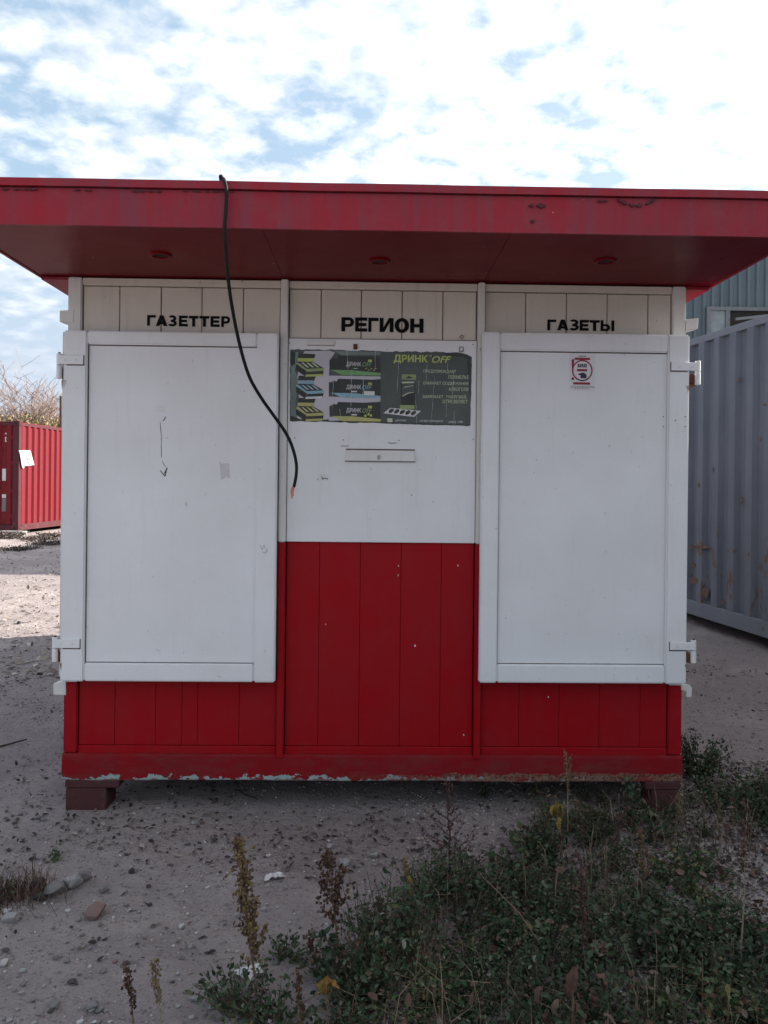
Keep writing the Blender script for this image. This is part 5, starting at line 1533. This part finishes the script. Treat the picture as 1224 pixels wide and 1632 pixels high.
def weed(name, label, base, top, stemm, seedm, seed, spread=0.16, nbr=9, seeds=22, lo=0.35, srad=0.0042, leaves=(), stem_r=0.0035, blen=0.22, thick_head=0.0, group=None, bend=0.02, updir=0.8):
    """dried weed: base and top are photo positions; it stands upright over its base"""
    g = GP(*base); Y = g.y
    tp_ = at(top[0], top[1], Y - 0.02)
    r = random.Random(seed)
    w_ = empty(name, g); tag(w_, label, 'weed', group)
    T = tp_ - g; H = T.length
    P_ = [Vector((0, 0, -0.01)) if k == 0 else T * (k / 8) + Vector((r.gauss(0, bend * H * .3), r.gauss(0, bend * H * .3), 0)) * (math.sin(math.pi * k / 8)) for k in range(9)]
    st = MB(); st.tube(P_, [stem_r * (1 - .7 * k / 8) for k in range(9)], 5)
    hd = MB()
    def pt(t):
        t = max(0, min(.9999, t)) * 8; i = int(t); return P_[i].lerp(P_[i + 1], t - i)
    for k in range(nbr):
        t = lo + (0.95 - lo) * (k + r.random() * .6) / nbr
        p0 = pt(t); a = r.uniform(0, 6.283)
        L = H * blen * (1.15 - t) * r.uniform(.6, 1.25) + 0.012
        dv = Vector((math.cos(a) * spread * 4, math.sin(a) * spread * 2.5, updir)).normalized()
        p1 = p0 + dv * L * .55 + Vector((0, 0, 0.0)); p2 = p0 + dv * L + Vector((0, 0, L * .18))
        st.tube([p0, p1, p2], [stem_r * .5, stem_r * .38, stem_r * .22], 3, cap=False)
        ns_ = max(3, int(seeds * (0.5 + L / (H * blen + 1e-6) * .6)))
        blobs(hd, [(p0.lerp(p1, q * 2) if q < .5 else p1.lerp(p2, q * 2 - 1)) + Vector((r.gauss(0, srad * 1.1), r.gauss(0, srad * 1.1), r.gauss(0, srad))) for q in (0.15 + .88 * j / ns_ for j in range(ns_))], srad, r)
    nmain = int(seeds * 3.2)
    if thick_head >= 0:
        blobs(hd, [pt(lo + (1.0 - lo) * r.random()) + Vector((r.gauss(0, srad * (1.2 + thick_head)), r.gauss(0, srad * (1.2 + thick_head)), 0)) for _ in range(nmain)], srad, r)
    st.build('stem', stemm, w_)
    if hd.v: tag(hd.build('seed_head', seedm, w_), kind='stuff')
    for k, (px, py, size, dx, dz, curl, mt) in enumerate(leaves):
        q = at(px, py, Y - 0.02) - g
        big_leaf(q, (dx, -0.35, dz), size, curl, mt, w_, seed * 31 + k)
    return w_


weed('dried_weed', 'tall ochre dried stalk with yellow leaves standing before the white slab', (409, 1585), (378, 1332), STEMD, SEEDY, 1, 0.10, 26, 26, 0.22, 0.0046, stem_r=0.0042, blen=0.16, thick_head=2.6,
     leaves=((378, 1388, .034, -1, .1, .5, LEAFY), (380, 1420, .036, -.7, -.6, .5, LEAFY), (391, 1410, .028, 1, .2, .5, LEAFY), (388, 1443, .030, .1, -1, .4, LEAFY), (402, 1440, .045, .5, -1, .6, LEAFB),
             (393, 1470, .030, .6, -.3, .4, LEAFY), (376, 1468, .04, -.6, -.8, .7, LEAFB), (396, 1528, .05, .15, -1, .5, LEAFB), (405, 1480, .05, .3, -1, .5, LEAFB), (382, 1478, .035, -.3, .5, .6, LEAFB)))
weed('dried_weed', 'dark brown branching seed stalk with pale withered leaf at its foot', (541, 1545), (525, 1356), STEMD, SEEDD, 2, 0.17, 14, 22, 0.36, 0.0050, stem_r=0.004, blen=0.30, thick_head=0.8,
     leaves=((537, 1500, .075, -.25, -1, .3, LEAFB), (543, 1505, .055, .3, -1, .5, LEAFB), (535, 1515, .05, -.5, -.8, .5, LEAFB)))
weed('dried_weed', 'bare reddish many-branched weed standing between kiosk and green weeds', (719, 1412), (711, 1240), STEMR, SEEDR, 3, 0.26, 22, 10, 0.10, 0.0038, stem_r=0.0042, blen=0.36, updir=0.55,
     leaves=((704, 1262, .02, -.6, .6, .4, LEAFB), (713, 1256, .02, .3, .6, .4, LEAFB)))
weed('dried_weed', 'weed with drooping bright yellow leaves in front of the kiosk base', (899, 1392), (886, 1268), STEMD, SEEDY, 4, 0.06, 3, 4, 0.55, 0.0035, stem_r=0.0042, blen=0.08,
     leaves=((888, 1280, .075, -.1, -1, .4, LEAFY), (893, 1282, .07, .35, -1, .4, LEAFY), (884, 1284, .05, -.55, -.8, .4, LEAFY), (890, 1302, .06, .05, -1, .3, LEAFY), (880, 1270, .035, -.5, .5, .3, LEAFY), (889, 1266, .03, .3, .8, .3, LEAFY),
             (893, 1330, .05, .2, -1, .4, LEAFB), (891, 1345, .04, -.2, -1, .4, LEAFB)))
weed('dried_weed', 'thin pale stalk whose seed head overlaps the rusty base beam', (905, 1345), (903, 1198), STEMP, SEEDY, 5, 0.10, 10, 9, 0.62, 0.0034, stem_r=0.0028, blen=0.20,
     leaves=((898, 1250, .04, -.6, .5, .5, LEAFB), (905, 1258, .035, .5, -.6, .5, LEAFB)))
weed('dried_weed', 'pinkish leaning stalk rising to a leafy tip near the right foot', (972, 1362), (1002, 1276), STEMR, SEEDR, 6, 0.06, 3, 6, 0.5, 0.003, stem_r=0.0045, blen=0.10,
     leaves=((1000, 1284, .04, .4, -1, .4, LEAFB), (994, 1296, .06, -.3, -1, .2, LEAFB), (980, 1330, .05, -.2, -1, .3, LEAFB)))
weed('dried_weed', 'orange brown withered stalk below the right foot of the kiosk', (1028, 1436), (1024, 1328), STEMD, SEEDY, 7, 0.10, 10, 9, 0.3, 0.0036, stem_r=0.0042, blen=0.18, thick_head=1.0,
     leaves=((1030, 1350, .06, -.2, -1, .3, LEAFB), (1036, 1362, .04, .6, -.5, .4, LEAFY), (1026, 1390, .06, .1, -1, .3, LEAFB)))
weed('dried_weed', 'tall thin pale stem with reddish top at the right edge', (1180, 1540), (1192, 1272), STEMP, SEEDR, 8, 0.10, 18, 10, 0.55, 0.0036, stem_r=0.0028, blen=0.12, thick_head=1.2)
weed('dried_weed', 'short yellowish stalk with one yellow leaf left of reddish weed', (652, 1462), (644, 1368), STEMD, SEEDY, 9, 0.10, 9, 9, 0.3, 0.0034, stem_r=0.003, blen=0.2,
     leaves=((648, 1398, .032, 1, -.2, .3, LEAFY), (653, 1420, .05, .2, -1, .3, LEAFY)))
weed('dried_weed', 'short dark seed stalk at the left rim of the green weeds', (600, 1520), (604, 1428), STEMD, SEEDD, 10, 0.09, 7, 9, 0.3, 0.0042, stem_r=0.003, blen=0.16, thick_head=.7,
     leaves=((606, 1490, .045, .5, -.9, .4, LEAFY),))
weed('dried_weed', 'small dark seed spike just left of the branching seed stalk', (508, 1555), (492, 1484), STEMD, SEEDD, 11, 0.10, 6, 8, 0.2, 0.0042, stem_r=0.003, blen=0.2, thick_head=.6)
weed('dried_weed', 'small dark seed spike leftmost at the bottom edge', (213, 1630), (202, 1540), STEMD, SEEDD, 12, 0.10, 8, 9, 0.2, 0.0038, stem_r=0.003, blen=0.2, thick_head=.4)
weed('dried_weed', 'pale tan small weed beside the leftmost dark spike', (258, 1630), (246, 1530), STEMP, SEEDY, 13, 0.12, 10, 9, 0.3, 0.0032, stem_r=0.0028, blen=0.24)
weed('dried_weed', 'short weed topped by one large orange yellow leaf at bottom edge', (524, 1668), (521, 1562), STEMD, SEEDY, 14, 0.05, 2, 3, 0.6, 0.003, stem_r=0.003, blen=0.06,
     leaves=((520, 1555, .055, .02, -1, .1, LEAFY), (517, 1562, .05, -.35, -1, .3, LEAFY), (526, 1566, .035, .8, .1, .3, LEAFY), (512, 1582, .03, -.9, -.1, .4, LEAFY), (524, 1558, .05, .3, -1, .3, LEAFY)))
weed('dried_weed', 'tall dark brown stalk amid the weeds, hung with dead leaves', (930, 1560), (925, 1362), STEMR, SEEDR, 15, 0.09, 16, 8, 0.2, 0.0034, stem_r=0.004, blen=0.12, thick_head=.9,
     leaves=((931, 1450, .075, .05, -1, .3, LEAFB), (949, 1444, .06, .7, -.9, .5, LEAFB), (900, 1475, .06, -.6, -.7, .6, LEAFB)))
weed('dried_weed', 'withered plant with large curled brown leaves at the bottom edge', (915, 1690), (912, 1545), STEMD, SEEDR, 16, 0.08, 4, 5, 0.4, 0.003, stem_r=0.005, blen=0.12,
     leaves=((912, 1540, .14, .02, -1, .15, LEAFB), (940, 1575, .10, .35, -1, .45, LEAFB), (890, 1592, .085, -.3, -1, .4, LEAFB), (950, 1555, .085, .9, -.5, .6, LEAFB), (865, 1575, .08, -.8, -.7, .8, LEAFB), (962, 1618, .06, .6, .2, .7, LEAFB),
             (872, 1610, .07, -.3, -1, .6, LEAFB), (925, 1610, .08, .2, -1, .4, LEAFB)))
weed('dried_weed', 'greenish brown seedy stalk among weeds below the white slab', (480, 1650), (474, 1545), STEMD, SEEDD, 17, 0.06, 10, 9, 0.15, 0.0036, stem_r=0.003, blen=0.1, thick_head=.6)
weed('dried_weed', 'slim brown stalk leaning beside the right kiosk corner', (1158, 1330), (1138, 1262), STEMD, SEEDY, 18, 0.09, 6, 6, 0.4, 0.003, stem_r=0.0025, blen=0.2)
weed('dried_weed', 'short tan seedy stalk at the right kiosk foot', (1078, 1330), (1084, 1262), STEMP, SEEDY, 19, 0.12, 8, 7, 0.3, 0.0032, stem_r=0.0025, blen=0.25)
weed('dried_weed', 'thin grey stalk before the dark gap under the kiosk', (1038, 1290), (1027, 1222), STEMP, SEEDD, 20, 0.07, 3, 4, 0.5, 0.0026, stem_r=0.002, blen=0.12)
# a fallen pale stalk lying over the green weeds
a, b_ = GP(762, 1450), GP(850, 1545)
o = MB().tube([Vector((0, 0, 0.13)), (b_ - a) * .35 + Vector((0, 0, .13)), (b_ - a) * .7 + Vector((0.01, 0, .12)), (b_ - a) + Vector((0.02, 0, .08))], [.0024, .0022, .002, .0012], 5).build('fallen_stalk', STEMD)
o.location = a; tag(o, 'pale straight stalk fallen across the green weeds', 'stalk')


def leafy_clump(name, label, base, height, radius, nst, seed, leafm, stemm, per=16, lsize=(.012, .024), cat='plant', droop=0.0):
    g = GP(*base) if isinstance(base, tuple) else base
    r = random.Random(seed); t = empty(name, g); tag(t, label, cat); st = MB(); lp_, ls_ = [], []
    for k in range(nst):
        a = r.uniform(0, 6.283); ln = radius * math.sqrt(r.random())
        b0 = Vector((math.cos(a) * ln * .25, math.sin(a) * ln * .25, -0.005)); tip = Vector((math.cos(a) * ln, math.sin(a) * ln, height * r.uniform(.45, 1.0) * (1 - .35 * ln / radius)))
        mid = (b0 + tip) / 2 + Vector((0, 0, height * .1)); st.tube([b0, mid, tip], [.0022, .0017, .0009], 3, cap=False)
        for q in range(per):
            tt = r.uniform(.1, 1); p = b0.lerp(mid, tt * 2) if tt < .5 else mid.lerp(tip, tt * 2 - 1)
            lp_.append((p.x + r.gauss(0, .012), p.y + r.gauss(0, .012), max(.004, p.z + r.gauss(0, .01)))); ls_.append(r.uniform(*lsize))
    st.build('stems', stemm, t)
    V, F = leaf_cloud(np.array(lp_), .8, np.array(ls_), np.random.RandomState(seed))
    tag(np_mesh('foliage', V, F, leafm, t), kind='stuff')
    return t


leafy_clump('bush', 'low dark green bush against the right kiosk corner', (1112, 1236), 0.27, 0.19, 60, 41, GREEN, STEMG, 20, (.012, .022), 'bush')
leafy_clump('leafy_weed', 'upright leafy green weed at the right end of the base beam', (1003, 1318), 0.30, 0.06, 9, 42, GREEN, STEMG, 16, (.016, .028))
leafy_clump('leafy_weed', 'green leafy tuft left of the yellow-leaved weed', (862, 1372), 0.16, 0.12, 24, 43, GREEN, STEMG, 14, (.014, .022))
leafy_clump('leafy_weed', 'tiny fresh green sprig above the stone heap at left', (92, 1368), 0.06, 0.035, 6, 44, island_mat('fresh_leaves', [(0, (.05, .085, .03)), (1, (.09, .13, .05))], .6, .3), STEMG, 7, (.014, .024))
leafy_clump('leafy_weed', 'loose green weeds in front of the white slab', (375, 1612), 0.11, 0.16, 30, 45, GREEN, STEMG, 12, (.012, .022))
leafy_clump('leafy_weed', 'sprawling green weeds at the bottom edge below the ochre stalk', (440, 1640), 0.12, 0.15, 26, 47, GREEN, STEMG, 11, (.012, .024))
leafy_clump('leafy_weed', 'green tuft at the foot of the branching dark seed stalk', (522, 1560), 0.09, 0.10, 18, 48, GREEN, STEMG, 11, (.012, .022))
leafy_clump('leafy_weed', 'small green tuft right of the white slab', (455, 1530), 0.08, 0.09, 16, 46, GREEN, STEMG, 10, (.012, .020))
# brown tuft of grass at the left edge
TUFT = island_mat('brown_grass', [(0, (.055, .032, .028)), (.6, (.11, .06, .05)), (.85, (.15, .10, .07)), (1, (.05, .065, .035))], .85, .15)
g = GP(18, 1432); tf = empty('grass_tuft', g); tag(tf, 'brownish red dry grass tuft at the left edge', 'grass tuft')
r = random.Random(51); m = MB()
for k in range(420):
    bx_, by_ = r.gauss(0, .075), r.gauss(0, .045); a = r.uniform(0, 6.283); L = r.uniform(.05, .15)
    tip = Vector((bx_ + math.cos(a) * L * .6, by_ + math.sin(a) * L * .5, L * r.uniform(.4, 1))); b0 = Vector((bx_, by_, -.004)); mid = (b0 + tip) / 2 + Vector((0, 0, L * .12))
    sd = Vector((-math.sin(a), math.cos(a), 0)) * .0016
    m.add([b0 - sd, b0 + sd, mid + sd * .8, mid - sd * .8, tip], [(0, 1, 2, 3), (3, 2, 4)])
tag(m.build('blades', TUFT, tf), kind='stuff')
V, F = leaf_cloud(np.array([(r.gauss(-.06, .05), r.gauss(-.02, .05), abs(r.gauss(.02, .02))) for _ in range(260)]), .8, np.array([r.uniform(.008, .018) for _ in range(260)]), np.random.RandomState(52))
tag(np_mesh('foliage', V, F, GREEN, tf), kind='stuff')
# thin grass and sprigs in the shade under the beam
for k, (px, py, hh) in enumerate(((848, 1270, .07), (775, 1268, .05), (930, 1275, .08), (960, 1280, .09), (1095, 1290, .08), (1205, 1300, .09))):
    leafy_clump('sprig', ('thin sprig in the gravel below the base beam', 'tiny sprig right of the reddish weed near the beam', 'thin sprig right of the yellow-leaved weed', 'leafy sprig left of the right kiosk foot',
                'green sprig just outside the right kiosk corner', 'green sprig at the right edge of the frame')[k], (px, py), hh * 1.3, .05, 7, 60 + k, GREEN, STEMG, 8, (.010, .018))

# ------------------------------------------------------------------ litter and sticks
def crumple(name, base, wpx, hpx, mat, label, seed, cat, thick=0.012, rz=0.2):
    g = GP(*base); w_ = wpx / FPX * g.y; d_ = w_ * 0.45; r = np.random.RandomState(seed); nx_, ny_ = 9, 6
    vs, fs = [], []
    for j in range(ny_):
        for i in range(nx_):
            u, v = i / (nx_ - 1) - .5, j / (ny_ - 1) - .5
            e = 1 - .25 * r.rand()
            vs.append((u * w_ * e, v * d_ * e, 0.004 + thick * (r.rand() * .9 + .5 * (1 - 4 * u * u))))
    for j in range(ny_ - 1):
        for i in range(nx_ - 1): a = j * nx_ + i; fs.append((a, a + 1, a + nx_ + 1, a + nx_))
    o = MB().add(vs, fs).build(name, mat); o.location = g; o.rotation_euler = (0, 0, rz)
    s_ = o.modifiers.new('t', 'SOLIDIFY'); s_.thickness = 0.002
    tag(o, label, cat); return o


crumple('plastic_scrap', (437, 1401), 37, 16, simple('dirty_white_plastic', (0.60, 0.59, 0.60), 0.5, 0.15, 60, 0.1, col2=(0.32, 0.28, 0.26)), 'crumpled dirty white plastic scrap lying on the dirt', 71, 'scrap', 0.012, 0.35)
g = GP(398, 1553)
v, f = stone_mesh(333, 2, 1.0)
me = bpy.data.meshes.new('white_slab'); me.from_pydata([(p[0] * .062, p[1] * .05, p[2] * .017 + .011) for p in v], [], [tuple(q) for q in f]); me.materials.append(simple('whitish_slab', (0.50, 0.485, 0.48), 0.85, 0.12, 30, 0.4))
o = bpy.data.objects.new('white_slab', me); COL.objects.link(o); o.location = g; o.rotation_euler = (0, .05, .25); tag(o, 'flat whitish stone slab behind the foot of tall ochre stalk', 'slab')
STICK = simple('dark_stick_wood', (0.07, 0.05, 0.042), 0.9, 0.25, 40, 0.3)
def stick(p0, p1, r0, label, seed, mat=STICK):
    a, b2 = GP(*p0), GP(*p1); r = random.Random(seed)
    P_ = [(b2 - a) * (k / 5) + Vector((r.gauss(0, .004), r.gauss(0, .004), r0 + .004 + abs(r.gauss(0, .004)))) for k in range(6)]
    o = MB().tube(P_, [r0 * (1 - .08 * k) for k in range(6)], 6).build('stick', mat); o.location = a; tag(o, label, 'stick')
stick((-12, 1195), (42, 1184), .007, 'dark dry stick on the ground at the left edge', 1)
stick((372, 1262), (415, 1278), .004, 'thin dark twig just in front of the base beam', 2)
stick((120, 1236), (98, 1170), .0028, 'thin twig lying beside the left kiosk corner', 3)
stick((655, 1360), (672, 1357), .006, 'short dark wood bit on bare dirt left of the reddish weed', 4)
stick((770, 1356), (782, 1370), .003, 'pale short twig on the dirt right of the reddish weed', 5, STEMP)
# bent wire with a knot on the ground by the left corner
a = GP(64, 1080)
P_ = [Vector(q) for q in ((-.11, 0, .01), (-.08, .02, .06), (-.03, .03, .03), (0, 0, .03), (.05, 0, .05), (.12, .02, .045))]
wr = MB().tube(catmull(P_, 4), .0045, 5).build('bent_wire', STEMP); wr.location = a; tag(wr, 'pale bent wire lying on dirt left of the kiosk', 'wire')
kn = MB(); blobs(kn, [(-.01, 0, .03), (.005, .01, .025), (.01, -.01, .03)], .018, random.Random(3)); kn.build('knot', SLEEPER, wr)
# scrub and rubbish heap along the foot of the red container
for k, (px, py, hh, rd) in enumerate(((12, 858, .25, .5), (60, 861, .15, .6), (88, 856, .2, .5), (78, 868, .12, .5), (30, 877, .10, .45))):
    leafy_clump('dry_scrub', ('dark dry scrub at the left edge before the red container', 'low dry scrub under the middle of the red container side', 'dry scrub at the red container next to the kiosk edge',
                'flat dry scrub before the red container near the kiosk', 'flat brown scrub patch out in the yard before the red container')[k], (px, py), hh * .7, rd, 70, 90 + k, LITTER, STEMG, 14, (.02, .05), 'scrub')
